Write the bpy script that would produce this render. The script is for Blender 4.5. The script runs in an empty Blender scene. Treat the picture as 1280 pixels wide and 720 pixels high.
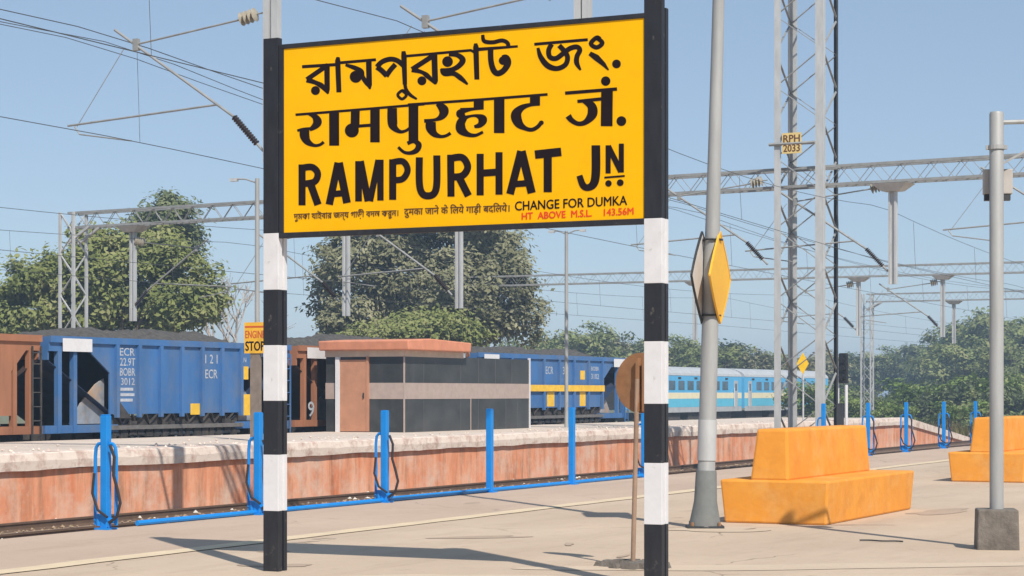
import bpy, math, random
from mathutils import Vector, Matrix, Euler
R = math.radians
C = bpy.context.scene.collection
SC = bpy.context.scene

# ------------------------------------------------------------------ camera, sky, sun, exposure
F = 2580.0                      # focal length in pixels of the 1280 wide photograph
HZ = 491.0                      # horizon row
EYE = 1.5
cam_d = bpy.data.cameras.new('camera'); cam = bpy.data.objects.new('camera', cam_d); C.objects.link(cam)
cam_d.sensor_width = 36.0; cam_d.lens = 36.0 * F / 1280.0
cam_d.shift_y = (HZ - 360.0) / 1280.0
cam_d.clip_start = 0.1; cam_d.clip_end = 8000
cam.location = (0, 0, EYE); cam.rotation_euler = (R(90), 0, 0)
SC.camera = cam

SUN_EL = 46.0
sun_dir = Vector((0.385, -0.923, 0)).normalized()      # horizontal direction towards the sun
world = bpy.data.worlds.new('World'); SC.world = world; world.use_nodes = True
wn = world.node_tree; wn.nodes.clear()
wo = wn.nodes.new('ShaderNodeOutputWorld'); bg = wn.nodes.new('ShaderNodeBackground')
sky = wn.nodes.new('ShaderNodeTexSky'); sky.sky_type = 'NISHITA'; sky.sun_disc = False
sky.sun_elevation = R(SUN_EL); sky.sun_rotation = math.atan2(sun_dir.x, sun_dir.y)
sky.air_density = 1.0; sky.dust_density = 0.7; sky.altitude = 1500; sky.ozone_density = 3.0
tint = wn.nodes.new('ShaderNodeMixRGB'); tint.blend_type = 'MULTIPLY'; tint.inputs[0].default_value = 1; tint.inputs[2].default_value = (1.07, 0.995, 0.965, 1)
wn.links.new(sky.outputs[0], tint.inputs[1])
bg.inputs['Strength'].default_value = 0.088
veil = wn.nodes.new('ShaderNodeMixRGB'); veil.inputs[0].default_value = 0.4; veil.inputs[2].default_value = (4.2, 5.6, 7.1, 1)      # thin even high haze over the blue
wn.links.new(tint.outputs[0], veil.inputs[1]); wn.links.new(veil.outputs[0], bg.inputs[0]); wn.links.new(bg.outputs[0], wo.inputs[0])
sl = bpy.data.lights.new('sun', 'SUN'); sl.energy = 4.3; sl.angle = R(0.55); sl.color = (1, 0.93, 0.83)
sun = bpy.data.objects.new('sun', sl); C.objects.link(sun)
to_sun = Vector((sun_dir.x * math.cos(R(SUN_EL)), sun_dir.y * math.cos(R(SUN_EL)), math.sin(R(SUN_EL))))
sun.rotation_euler = to_sun.to_track_quat('Z', 'Y').to_euler(); sun.location = (5, -10, 30)
SC.view_settings.view_transform = 'Standard'; SC.view_settings.look = 'None'
SC.view_settings.exposure = 0.29; SC.view_settings.gamma = 1; SC.view_settings.use_curve_mapping = False
SC.cycles.max_bounces = 6; SC.cycles.volume_bounces = 0; SC.cycles.use_denoising = True

# ------------------------------------------------------------------ frames
UX, UY = 0.4386, 0.8987                    # direction of the tracks
TH = math.atan2(UY, UX)
def P(s, t, z=0.0):                        # along the tracks, across the tracks, up
    return Vector((s * UX - t * UY, s * UY + t * UX, z))
def at(px, py, Y):                         # photo pixel at depth Y
    return Vector(((px - 640) / F * Y, Y, EYE - (py - HZ) / F * Y))
def depth_t(px, t):
    q = (px - 640) / F
    return t / (UX - UY * q)
def st(px, t):                             # s of photo column px on line t
    Y = depth_t(px, t); q = (px - 640) / F
    return Y * (UY + UX * q)
rng = random.Random(7)

# ------------------------------------------------------------------ materials
def srgb(r, g, b):
    f = lambda c: ((c / 255 + 0.055) / 1.055) ** 2.4 if c > 10 else c / 255 / 12.92
    return (f(r), f(g), f(b))
MATS = {}
def mat(name, col, rough=0.7, var=0.12, scale=6.0, stretch=(1, 1, 1), col2=None, metal=0.0, bump=0.0, bscale=60.0, dirt=0.0, dirtcol=(0.12, 0.09, 0.065), spec=0.4, dirtscale=1.3, patch=None):
    if name in MATS: return MATS[name]
    m = bpy.data.materials.new(name); m.use_nodes = True; nt = m.node_tree; N = nt.nodes; L = nt.links
    b = N['Principled BSDF']; b.inputs['Roughness'].default_value = rough; b.inputs['Metallic'].default_value = metal
    b.inputs['Specular IOR Level'].default_value = spec
    tc = N.new('ShaderNodeTexCoord'); mp = N.new('ShaderNodeMapping'); mp.inputs['Scale'].default_value = stretch
    L.new(tc.outputs['Object'], mp.inputs[0])
    nz = N.new('ShaderNodeTexNoise'); nz.inputs['Scale'].default_value = scale; nz.inputs['Detail'].default_value = 6; nz.inputs['Roughness'].default_value = 0.62
    L.new(mp.outputs[0], nz.inputs['Vector'])
    cr = N.new('ShaderNodeValToRGB'); cr.color_ramp.elements[0].position = 0.3; cr.color_ramp.elements[1].position = 0.7
    c2 = col2 if col2 else tuple(min(1, c * (1 + var)) for c in col)
    c1 = tuple(c * (1 - var) for c in col) if not col2 else col
    cr.color_ramp.elements[0].color = (*c1, 1); cr.color_ramp.elements[1].color = (*c2, 1)
    L.new(nz.outputs['Fac'], cr.inputs[0])
    out = cr.outputs[0]
    if dirt > 0:
        n2 = N.new('ShaderNodeTexNoise'); n2.inputs['Scale'].default_value = dirtscale; n2.inputs['Detail'].default_value = 8; n2.inputs['Roughness'].default_value = 0.7
        L.new(mp.outputs[0], n2.inputs['Vector'])
        r2 = N.new('ShaderNodeValToRGB'); r2.color_ramp.elements[0].position = 0.48; r2.color_ramp.elements[1].position = 0.72
        r2.color_ramp.elements[0].color = (0, 0, 0, 1); r2.color_ramp.elements[1].color = (dirt, dirt, dirt, 1)
        L.new(n2.outputs['Fac'], r2.inputs[0])
        mx = N.new('ShaderNodeMixRGB'); L.new(r2.outputs[0], mx.inputs[0]); L.new(out, mx.inputs[1]); mx.inputs[2].default_value = (*dirtcol, 1)
        out = mx.outputs[0]
    if patch:
        pc, pa, ps, lo, hi = patch
        n4 = N.new('ShaderNodeTexNoise'); n4.inputs['Scale'].default_value = ps; n4.inputs['Detail'].default_value = 9; n4.inputs['Roughness'].default_value = 0.72
        of = N.new('ShaderNodeVectorMath'); of.inputs[1].default_value = (17.3, 4.1, 9.7); L.new(tc.outputs['Object'], of.inputs[0]); L.new(of.outputs[0], n4.inputs['Vector'])
        r4 = N.new('ShaderNodeMapRange'); r4.inputs['From Min'].default_value = lo; r4.inputs['From Max'].default_value = hi; r4.inputs['To Max'].default_value = pa
        L.new(n4.outputs['Fac'], r4.inputs['Value'])
        m4 = N.new('ShaderNodeMixRGB'); L.new(r4.outputs[0], m4.inputs[0]); L.new(out, m4.inputs[1]); m4.inputs[2].default_value = (*pc, 1); out = m4.outputs[0]
    L.new(out, b.inputs['Base Color'])
    if bump > 0:
        n3 = N.new('ShaderNodeTexNoise'); n3.inputs['Scale'].default_value = bscale; n3.inputs['Detail'].default_value = 5
        L.new(tc.outputs['Object'], n3.inputs['Vector'])
        bp = N.new('ShaderNodeBump'); bp.inputs['Strength'].default_value = bump; bp.inputs['Distance'].default_value = 0.02
        L.new(n3.outputs['Fac'], bp.inputs['Height']); L.new(bp.outputs[0], b.inputs['Normal'])
    MATS[name] = m
    return m
def foliage(name, c1, c2, c3):
    m = bpy.data.materials.new(name); m.use_nodes = True; nt = m.node_tree; N = nt.nodes; L = nt.links
    N.remove(N['Principled BSDF']); o = N['Material Output']
    g = N.new('ShaderNodeNewGeometry'); tc = N.new('ShaderNodeTexCoord')
    nz = N.new('ShaderNodeTexNoise'); nz.inputs['Scale'].default_value = 0.55; nz.inputs['Detail'].default_value = 3
    L.new(tc.outputs['Object'], nz.inputs['Vector'])
    ad = N.new('ShaderNodeMath'); ad.operation = 'MULTIPLY_ADD'; ad.inputs[1].default_value = 0.55
    L.new(g.outputs['Random Per Island'], ad.inputs[0])
    sb = N.new('ShaderNodeMath'); sb.operation = 'MULTIPLY_ADD'; sb.inputs[1].default_value = 1.5; sb.inputs[2].default_value = -0.52
    L.new(nz.outputs['Fac'], sb.inputs[0]); L.new(sb.outputs[0], ad.inputs[2])
    cr = N.new('ShaderNodeValToRGB'); e = cr.color_ramp.elements
    e[0].position = 0.05; e[0].color = (*c1, 1); e[1].position = 0.95; e[1].color = (*c3, 1)
    k = e.new(0.5); k.color = (*c2, 1)
    L.new(ad.outputs[0], cr.inputs[0])
    d = N.new('ShaderNodeBsdfDiffuse'); t = N.new('ShaderNodeBsdfTranslucent'); mx = N.new('ShaderNodeMixShader'); mx.inputs[0].default_value = 0.25
    L.new(cr.outputs[0], d.inputs[0]); L.new(cr.outputs[0], t.inputs[0]); L.new(d.outputs[0], mx.inputs[1]); L.new(t.outputs[0], mx.inputs[2])
    L.new(mx.outputs[0], o.inputs['Surface'])
    return m

M_yellow = mat('board_yellow', (0.86, 0.445, 0.0), 0.6, 0.03, 3.0, spec=0.06, dirt=.25, dirtcol=(0.72, .33, .0), dirtscale=.9)
M_letter = mat('letter_black', (0.014, 0.008, 0.009), 0.7, 0.1, spec=0.05)
M_letter_red = mat('letter_red', (0.72, 0.06, 0.012), 0.6, 0.08, spec=0.2)
M_letter_faint = mat('letter_brown', (0.10, 0.045, 0.015), 0.6, 0.1, spec=0.2)
M_black = mat('black_paint', (0.016, 0.017, 0.022), 0.5, 0.3, 14, (1, 1, .25), dirt=0.25, dirtcol=(0.07, 0.06, 0.055), patch=((.14, .125, .11), .6, 12, .62, .70))
M_white = mat('white_paint', (0.66, 0.655, 0.67), 0.6, 0.05, 10, dirt=0.2, dirtcol=(0.45, 0.40, 0.34), patch=((.30, .26, .22), .6, 11, .64, .70))
M_galv = mat('galvanised_steel', (0.50, 0.51, 0.51), 0.55, 0.14, 5, (1, 1, .3), metal=0.25)
M_galv_d = mat('dull_steel', (0.30, 0.305, 0.30), 0.6, 0.18, 4, metal=0.2)
M_pole = mat('aluminium_paint', (0.34, 0.345, 0.34), 0.55, 0.14, 8, (1, 1, .15), metal=0.1, dirt=0.25, dirtcol=(0.25, 0.21, 0.17))
M_dark = mat('dark_steel', (0.035, 0.037, 0.04), 0.6, 0.3, 6)
M_wire = mat('wire_metal', (0.07, 0.075, 0.08), 0.6, 0.1)
M_insul = mat('insulator_glaze', (0.33, 0.30, 0.24), 0.3, 0.25, 20)
M_insul_d = mat('insulator_brown', (0.05, 0.04, 0.045), 0.3, 0.2)
M_blue = mat('hydrant_blue', (0.006, 0.23, 0.66), 0.45, 0.1, 8, dirt=0.35, dirtcol=(0.03, 0.14, 0.32), dirtscale=4, patch=((.16, .12, .10), .7, 9, .62, .70))
M_hose = mat('black_hose', (0.03, 0.026, 0.03), 0.6)
M_bench = mat('bench_orange', (0.70, 0.265, 0.026), 0.8, 0.12, 1.6, col2=(0.78, 0.33, 0.04), bump=0.18, bscale=12, dirt=0.55, dirtcol=(0.52, 0.18, 0.022), dirtscale=2.4, patch=((.72, .44, .16), .5, 1.7, .5, .72))
M_conc = mat('raw_concrete', (0.16, 0.14, 0.12), 0.9, 0.3, 9, bump=0.5, bscale=35, dirt=0.5, dirtcol=(0.06, 0.045, 0.035))
M_rust = mat('rusty_brown', (0.27, 0.13, 0.058), 0.8, 0.25, 6, dirt=0.7, dirtcol=(0.33, 0.20, 0.115))
M_signyel = mat('sign_yellow', (0.80, 0.44, 0.03), 0.55, 0.08, 5, dirt=0.5, dirtcol=(0.62, 0.25, 0.02))
M_signback = mat('sign_back_grey', (0.62, 0.60, 0.58), 0.6, 0.1, 5, dirt=0.4, dirtcol=(0.35, 0.30, 0.26))
M_wblue = mat('wagon_blue', (0.045, 0.145, 0.35), 0.65, 0.16, 1.6, (1, 1, .25), dirt=0.6, dirtcol=(0.11, 0.16, 0.24), patch=((.16, .17, .19), .55, 1.1, .48, .72))
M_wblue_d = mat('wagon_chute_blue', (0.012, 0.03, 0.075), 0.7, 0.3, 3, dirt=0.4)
M_wbrown = mat('wagon_brown', (0.34, 0.145, 0.075), 0.75, 0.2, 1.5, (1, 1, .25), dirt=0.5, dirtcol=(0.20, 0.09, 0.055))
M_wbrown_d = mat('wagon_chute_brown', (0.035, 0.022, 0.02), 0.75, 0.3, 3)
M_under = mat('underframe', (0.045, 0.042, 0.042), 0.8, 0.35, 6, dirt=0.6, dirtcol=(0.14, 0.11, 0.085))
M_coal = mat('coal', (0.05, 0.048, 0.047), 0.95, 0.4, 7, bump=1.0, bscale=9, col2=(0.105, 0.098, 0.09))
M_yelpaint = mat('yellow_paint', (0.75, 0.46, 0.04), 0.6, 0.15, 4)
M_coachblue = mat('coach_blue', (0.10, 0.42, 0.72), 0.5, 0.08, 2)
M_coachcream = mat('coach_cream', (0.80, 0.72, 0.50), 0.55, 0.06, 2)
M_coachteal = mat('coach_light_blue', (0.12, 0.50, 0.70), 0.5, 0.08, 2)
M_coachgrey = mat('coach_grey', (0.42, 0.44, 0.46), 0.6, 0.12, 2)
M_glass = mat('window_glass', (0.08, 0.13, 0.18), 0.15, 0.3, 2, spec=0.6)
M_granite = mat('polished_granite', (0.046, 0.050, 0.052), 0.3, 0.35, 1.2, dirt=0.5, dirtcol=(0.085, 0.082, 0.08), spec=0.3)
M_pink = mat('pink_stone', (0.40, 0.315, 0.275), 0.4, 0.1, 5)
M_roof = mat('roof_terracotta', (0.62, 0.25, 0.145), 0.75, 0.12, 4, dirt=0.3, dirtcol=(0.45, 0.18, 0.11))
M_door = mat('door_brown', (0.46, 0.225, 0.135), 0.7, 0.1, 4, dirt=0.3, dirtcol=(0.32, 0.15, 0.09))
M_beige = mat('beige_plaster', (0.58, 0.48, 0.38), 0.8, 0.1, 4)
M_wall = mat('pink_wall_plaster', (0.58, 0.165, 0.06), 0.9, 0.3, 2.6, (1, 1, .14), col2=(0.80, 0.42, 0.26), bump=0.5, bscale=8, dirt=1.0, dirtcol=(0.26, 0.15, 0.09), dirtscale=3.4, patch=((.66, .50, .40), .8, .75, .47, .66))
M_coping = mat('limewashed_coping', (0.66, 0.55, 0.47), 0.9, 0.15, 2.5, col2=(0.72, 0.63, 0.55), bump=0.25, bscale=18, dirt=1.0, dirtcol=(0.36, 0.21, 0.16), dirtscale=2.9, patch=((.50, .30, .23), .6, 5, .55, .66))
def platform_mat(name, ca, cb, cd):
    m = bpy.data.materials.new(name); m.use_nodes = True; nt = m.node_tree; N = nt.nodes; L = nt.links
    b = N['Principled BSDF']; b.inputs['Roughness'].default_value = .92; b.inputs['Specular IOR Level'].default_value = .25
    tc = N.new('ShaderNodeTexCoord')
    def noise(sc, st_, det=6, rough=.6):
        mp = N.new('ShaderNodeMapping'); mp.inputs['Scale'].default_value = st_; L.new(tc.outputs['Object'], mp.inputs[0])
        n = N.new('ShaderNodeTexNoise'); n.inputs['Scale'].default_value = sc; n.inputs['Detail'].default_value = det; n.inputs['Roughness'].default_value = rough
        L.new(mp.outputs[0], n.inputs['Vector']); return n.outputs['Fac']
    def ramp(x, a, c, va=0.0, vb=1.0):
        r = N.new('ShaderNodeMapRange'); r.inputs['From Min'].default_value = a; r.inputs['From Max'].default_value = c
        r.inputs['To Min'].default_value = va; r.inputs['To Max'].default_value = vb; L.new(x, r.inputs['Value']); return r.outputs[0]
    def mix(f, a, c):
        x = N.new('ShaderNodeMixRGB'); L.new(f, x.inputs[0])
        for k, v in ((1, a), (2, c)):
            if isinstance(v, tuple): x.inputs[k].default_value = (*v, 1)
            else: L.new(v, x.inputs[k])
        return x.outputs[0]
    col = mix(ramp(noise(.55, (.5, 1, 1)), .32, .68), ca, cb)
    col = mix(ramp(noise(.9, (.35, 1.6, 1), 8, .72), .52, .74, 0, .55), col, cd)
    col = mix(ramp(noise(5, (1, 1, 1), 8, .75), .55, .8, 0, .5), col, tuple(v * .72 for v in cd))
    col = mix(ramp(noise(26, (1, 1, 1), 4, .8), .62, .78, 0, .5), col, tuple(min(1, v * 1.18) for v in cb))
    wob = N.new('ShaderNodeMixRGB'); wob.blend_type = 'ADD'; wob.inputs[0].default_value = .5
    nn = N.new('ShaderNodeTexNoise'); nn.inputs['Scale'].default_value = 1.7; L.new(tc.outputs['Object'], nn.inputs['Vector'])
    L.new(tc.outputs['Object'], wob.inputs[1]); L.new(nn.outputs['Color'], wob.inputs[2])
    vo = N.new('ShaderNodeTexVoronoi'); vo.feature = 'DISTANCE_TO_EDGE'; vo.inputs['Scale'].default_value = .42; L.new(wob.outputs[0], vo.inputs['Vector'])
    ck = ramp(vo.outputs['Distance'], .0, .006, .75, 0)
    mk = ramp(noise(.4, (1, 1, 1)), .5, .58)
    mm = N.new('ShaderNodeMath'); mm.operation = 'MULTIPLY'; L.new(ck, mm.inputs[0]); L.new(mk, mm.inputs[1])
    col = mix(mm.outputs[0], col, tuple(v * .42 for v in cd))
    L.new(col, b.inputs['Base Color'])
    bp = N.new('ShaderNodeBump'); bp.inputs['Strength'].default_value = .35; bp.inputs['Distance'].default_value = .02
    L.new(noise(38, (1, 1, 1), 5), bp.inputs['Height']); L.new(bp.outputs[0], b.inputs['Normal'])
    return m
M_platf = platform_mat('platform_screed', (0.47, 0.365, 0.27), (0.56, 0.445, 0.335), (0.36, 0.27, 0.20))
M_edge = platform_mat('platform_edge_strip', (0.46, 0.345, 0.265), (0.53, 0.405, 0.31), (0.36, 0.265, 0.20))
M_patch = platform_mat('platform_patch', (0.53, 0.42, 0.31), (0.60, 0.485, 0.37), (0.45, 0.35, 0.26))
M_line = mat('faded_line', (0.66, 0.53, 0.36), 0.9, 0.06, 3, dirt=0.75, dirtcol=(0.48, 0.39, 0.30), dirtscale=2.2)
M_ftop = mat('dusty_platform_top', (0.55, 0.46, 0.385), 0.95, 0.12, 1.2, col2=(0.64, 0.55, 0.47), bump=0.4, bscale=20)
M_ball = mat('ballast', (0.19, 0.125, 0.075), 0.95, 0.4, 14, col2=(0.40, 0.30, 0.21), bump=1.0, bscale=16)
M_rail = mat('rail_steel', (0.12, 0.075, 0.05), 0.6, 0.2, 5)
M_sleeper = mat('sleeper_concrete', (0.30, 0.25, 0.20), 0.9, 0.2, 5)
M_ground = mat('dry_ground', (0.17, 0.14, 0.085), 0.95, 0.3, 0.12, col2=(0.14, 0.16, 0.06), bump=0.6, bscale=3)
M_bark = mat('bark', (0.13, 0.105, 0.08), 0.9, 0.25, 6)
M_twig = mat('bare_twig', (0.40, 0.36, 0.33), 0.9, 0.2, 6)
M_mark = mat('faded_white_marking', (0.42, 0.45, 0.50), 0.7, 0.25, 9)
M_red_lamp = mat('signal_black', (0.012, 0.012, 0.013), 0.5, 0.2)

# ------------------------------------------------------------------ mesh builder
class MB:
    def __init__(self): self.v = []; self.f = []; self.smooth = False
    def add(self, vs, fs):
        n = len(self.v); self.v += [tuple(p) for p in vs]; self.f += [tuple(i + n for i in f) for f in fs]; return self
    def box(self, x0, x1, y0, y1, z0, z1):
        return self.add([(x0, y0, z0), (x1, y0, z0), (x1, y1, z0), (x0, y1, z0), (x0, y0, z1), (x1, y0, z1), (x1, y1, z1), (x0, y1, z1)],
                        [(3, 2, 1, 0), (4, 5, 6, 7), (0, 1, 5, 4), (1, 2, 6, 5), (2, 3, 7, 6), (3, 0, 4, 7)])
    def hexa(self, pts):                     # eight corners, bottom ring then top ring
        return self.add(pts, [(3, 2, 1, 0), (4, 5, 6, 7), (0, 1, 5, 4), (1, 2, 6, 5), (2, 3, 7, 6), (3, 0, 4, 7)])
    def bar(self, p, q, w, h=None, up=(0, 0, 1)):
        h = w if h is None else h
        p = Vector(p); q = Vector(q); d = (q - p).normalized(); u = Vector(up)
        if abs(d.dot(u)) > 0.98: u = Vector((1, 0, 0))
        a = d.cross(u).normalized() * w / 2; b = a.cross(d).normalized() * h / 2
        return self.add([p - a - b, p + a - b, p + a + b, p - a + b, q - a - b, q + a - b, q + a + b, q - a + b],
                        [(3, 2, 1, 0), (4, 5, 6, 7), (0, 1, 5, 4), (1, 2, 6, 5), (2, 3, 7, 6), (3, 0, 4, 7)])
    def tube(self, pts, r, n=8, caps=True):
        pts = [Vector(p) for p in pts]; rs = r if isinstance(r, (list, tuple)) else [r] * len(pts)
        rings = []; ref = None
        for i, p in enumerate(pts):
            d = (pts[min(i + 1, len(pts) - 1)] - pts[max(i - 1, 0)]).normalized()
            if ref is None:
                ref = Vector((0, 0, 1)) if abs(d.z) < 0.9 else Vector((1, 0, 0))
            a = d.cross(ref).normalized(); b = a.cross(d).normalized(); ref = b if abs(d.dot(b)) < 0.9 else ref
            rings.append([p + a * (rs[i] * math.cos(2 * math.pi * k / n)) + b * (rs[i] * math.sin(2 * math.pi * k / n)) for k in range(n)])
        base = len(self.v)
        for rg in rings: self.v += [tuple(x) for x in rg]
        for i in range(len(rings) - 1):
            for k in range(n):
                k2 = (k + 1) % n
                self.f.append((base + i * n + k, base + i * n + k2, base + (i + 1) * n + k2, base + (i + 1) * n + k))
        if caps:
            self.f.append(tuple(base + k for k in reversed(range(n)))); e = base + (len(rings) - 1) * n
            self.f.append(tuple(e + k for k in range(n)))
        return self
    def prism(self, poly, axis, a0, a1):      # polygon in the two other axes, extruded along axis
        def mk(u, v, a):
            return {'x': (a, u, v), 'y': (u, a, v), 'z': (u, v, a)}[axis]
        n = len(poly); b = len(self.v)
        self.v += [mk(u, v, a0) for u, v in poly] + [mk(u, v, a1) for u, v in poly]
        self.f.append(tuple(b + k for k in range(n))); self.f.append(tuple(b + n + k for k in reversed(range(n))))
        for k in range(n):
            k2 = (k + 1) % n; self.f.append((b + k, b + n + k, b + n + k2, b + k2))
        return self
    def disc(self, c, r, axis='y', depth=0.02, n=40):
        pts = [(c[0] + r * math.cos(2 * math.pi * k / n), c[1] + r * math.sin(2 * math.pi * k / n)) for k in range(n)]
        return self.prism(pts, axis, -depth / 2, depth / 2)
    def build(self, name, m=None, parent=None, loc=None, rz=None, smooth=False, bevel=0.0, recalc=True):
        me = bpy.data.meshes.new(name); me.from_pydata(self.v, [], self.f)
        if recalc:
            import bmesh
            bm = bmesh.new(); bm.from_mesh(me); bmesh.ops.recalc_face_normals(bm, faces=bm.faces); bm.to_mesh(me); bm.free()
        me.update()
        if smooth:
            for p in me.polygons: p.use_smooth = True
        o = bpy.data.objects.new(name, me); C.objects.link(o)
        if m: me.materials.append(m)
        if parent: o.parent = parent
        if loc is not None: o.location = loc
        if rz is not None: o.rotation_euler = (0, 0, rz)
        if smooth:
            md = o.modifiers.new('es', 'EDGE_SPLIT'); md.split_angle = R(40)
        if bevel:
            md = o.modifiers.new('bev', 'BEVEL'); md.width = bevel; md.segments = 2; md.limit_method = 'ANGLE'
        return o
def tag(o, label=None, cat=None, group=None, kind=None):
    if label: o['label'] = label
    if cat: o['category'] = cat
    if group: o['group'] = group
    if kind: o['kind'] = kind
    return o
def thing(name, label, cat, loc, rz=0.0, group=None):
    o = bpy.data.objects.new(name, None); C.objects.link(o); o.location = loc; o.rotation_euler = (0, 0, rz)
    o.empty_display_size = 0.3
    return tag(o, label, cat, group)
def copy_tree(o, parent=None):
    kids = list(o.children); c = o.copy(); C.objects.link(c)
    if parent: c.parent = parent
    for k in kids: copy_tree(k, c)
    return c
def structure(o): o['kind'] = 'structure'; return o

_dg = None
def text_mesh(s, bold=0.0):
    """vertices and faces of a line of lettering, unit height, from the built-in font"""
    cu = bpy.data.curves.new('lettering', 'FONT'); cu.body = s; cu.size = 1; cu.offset = bold; cu.resolution_u = 3
    o = bpy.data.objects.new('lettering', cu); C.objects.link(o)
    dg = bpy.context.evaluated_depsgraph_get(); dg.update()
    me = bpy.data.meshes.new_from_object(o.evaluated_get(dg))
    vs = [Vector(v.co) for v in me.vertices]; fs = [tuple(p.vertices) for p in me.polygons]
    bpy.data.objects.remove(o); bpy.data.curves.remove(cu); bpy.data.meshes.remove(me)
    x0 = min(v.x for v in vs); x1 = max(v.x for v in vs)
    return vs, fs, x0, x1
def text_on(mb, s, org, ex, ez, width, height, bold=0.0):
    """lay text so its cap height is height and its length is width, on the plane org + ex*a + ez*b"""
    vs, fs, x0, x1 = text_mesh(s, 0.0)
    k = width / (x1 - x0); h = height / 0.68
    org = Vector(org); ex = Vector(ex); ez = Vector(ez)
    nrm = Vector(ex).cross(Vector(ez)).normalized()
    for q, (dx, dz) in enumerate(((0, 0),) if bold == 0 else ((-1, 0), (1, 0), (0, .7), (0, -.7))):
        mb.add([org + ex * ((v.x - x0) * k + dx * bold * h * .9) + ez * (v.y * h + dz * bold * h * .9) + nrm * (.0001 * q) for v in vs], fs)

# ================================================================== SETTING
ZB = -0.80                                     # ballast level
ZF = 0.45                                      # far platform top
T_E = 14.0; T_F = 23.4
# ground
g = MB().add([(-900, -150, -1.0), (1000, -150, -1.0), (1000, 2300, -1.0), (-900, 2300, -1.0)], [(0, 1, 2, 3)]).build('ground', M_ground); structure(g)
# ballast bed between and beyond the platforms (strip sheets along the tracks)
def strip(name, s0, s1, t0, t1, z0, z1, m, bev=0):
    o = MB().box(s0, s1, t0, t1, z0, z1).build(name, m, None, (0, 0, 0), TH, bevel=bev); return structure(o)
strip('track_bed', -40, 700, T_E - 0.2, 62, -1.3, ZB, M_ball)
SEND = 75
strip('near_platform', -40, SEND, -40, T_E - 0.9, -1.2, 0.0, M_platf)
strip('platform_edge', -40, SEND, T_E - 0.9 , T_E, -0.35, 0.0, M_edge, 0.01)
MB().box(-40, SEND, T_E - 0.85, T_E - 0.12, -1.2, -0.352).build('platform_edge_wall', M_wall, None, (0, 0, 0), TH); structure(bpy.data.objects['platform_edge_wall'])
# strip between the line and the edge, slightly pinker, and the faded line
structure(MB().add([(-40, 11.52, .004), (SEND, 11.52, .004), (SEND, T_E - 0.9, .004), (-40, T_E - 0.9, .004)], [(0, 1, 2, 3)]).build('platform_paving_strip', M_edge, None, (0, 0, 0), TH))
lv = []; lf = []
lr = random.Random(3); n = 150
for i in range(n + 1):
    s = -30 + i * (SEND + 30) / n
    lv += [(s, 11.24 + lr.uniform(-.02, .02), .008), (s, 11.52 + lr.uniform(-.02, .02), .008)]
    if i: lf.append((2 * i - 2, 2 * i, 2 * i + 1, 2 * i - 1))
structure(MB().add(lv, lf).build('painted_line', M_line, None, (0, 0, 0), TH))
# irregular re-screeded patches and dust fans on the platform
def blob_sheet(name, cx, cy, rx, ry, m, seed, z=.004, ang=0.0):
    r_ = random.Random(seed); pts = []
    ph = [r_.uniform(0, 6.28) for _ in range(5)]
    for k in range(48):
        a = 2 * math.pi * k / 48
        q = 1 + sum(0.13 / (j + 1) * 2 * math.sin((j + 2) * a + ph[j]) for j in range(5))
        x = rx * q * math.cos(a); y = ry * q * math.sin(a)
        pts.append((cx + x * math.cos(ang) - y * math.sin(ang), cy + x * math.sin(ang) + y * math.cos(ang), z))
    structure(MB().add(pts, [tuple(range(48))]).build(name, m))
M_stain = mat('dark_stain', (0.37, 0.28, 0.205), 0.95, 0.2, 2.0, col2=(0.45, 0.345, 0.26))
blob_sheet('dust_patch', 2.6, 17.8, 2.1, .35, M_patch, 4, ang=.12)
blob_sheet('dust_patch', 3.9, 16.6, 1.4, .22, M_patch, 9, ang=-.2)
blob_sheet('dust_patch', 2.25, 22.55, .62, .3, M_patch, 19, z=.0055, ang=.1)
blob_sheet('dust_patch', -1.2, 16.6, 1.4, .3, M_patch, 12, ang=.3)
blob_sheet('stain_patch', -.35, 21.4, .55, .16, M_stain, 5, ang=.4)
blob_sheet('stain_patch', -2.05, 17.9, .4, .12, M_stain, 6)
blob_sheet('stain_patch', 5.4, 26.0, .8, .25, M_stain, 15, ang=.9)
for k in range(5):
    blob_sheet('stain_patch', rng.uniform(-3, 8), rng.uniform(18, 34), rng.uniform(.08, .25), rng.uniform(.04, .12), M_stain, 40 + k, z=.006, ang=rng.uniform(0, 3))

# far platform with its wall and coping, ramp at the far end
strip('far_platform', -40, 86, T_F + 0.5, 29.5, -1.2, ZF - .02, M_ftop)
structure(MB().prism([(86, -1.2), (86, ZF - .02), (97, -0.75), (97, -1.2)], 'y', T_F + .5, 29.5).build('far_platform_ramp', M_ftop, None, (0, 0, 0), TH))
pw = thing('platform_wall', 'long pinkish red plastered platform wall under a whitish coping beside the tracks', 'wall', P(0, T_F, 0), TH)
MB().prism([(-40, -1.2), (-40, .147), (86, .147), (97, -.85), (97, -1.2)], 'y', 0.0, .5).build('wall_face', M_wall, pw)
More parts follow.
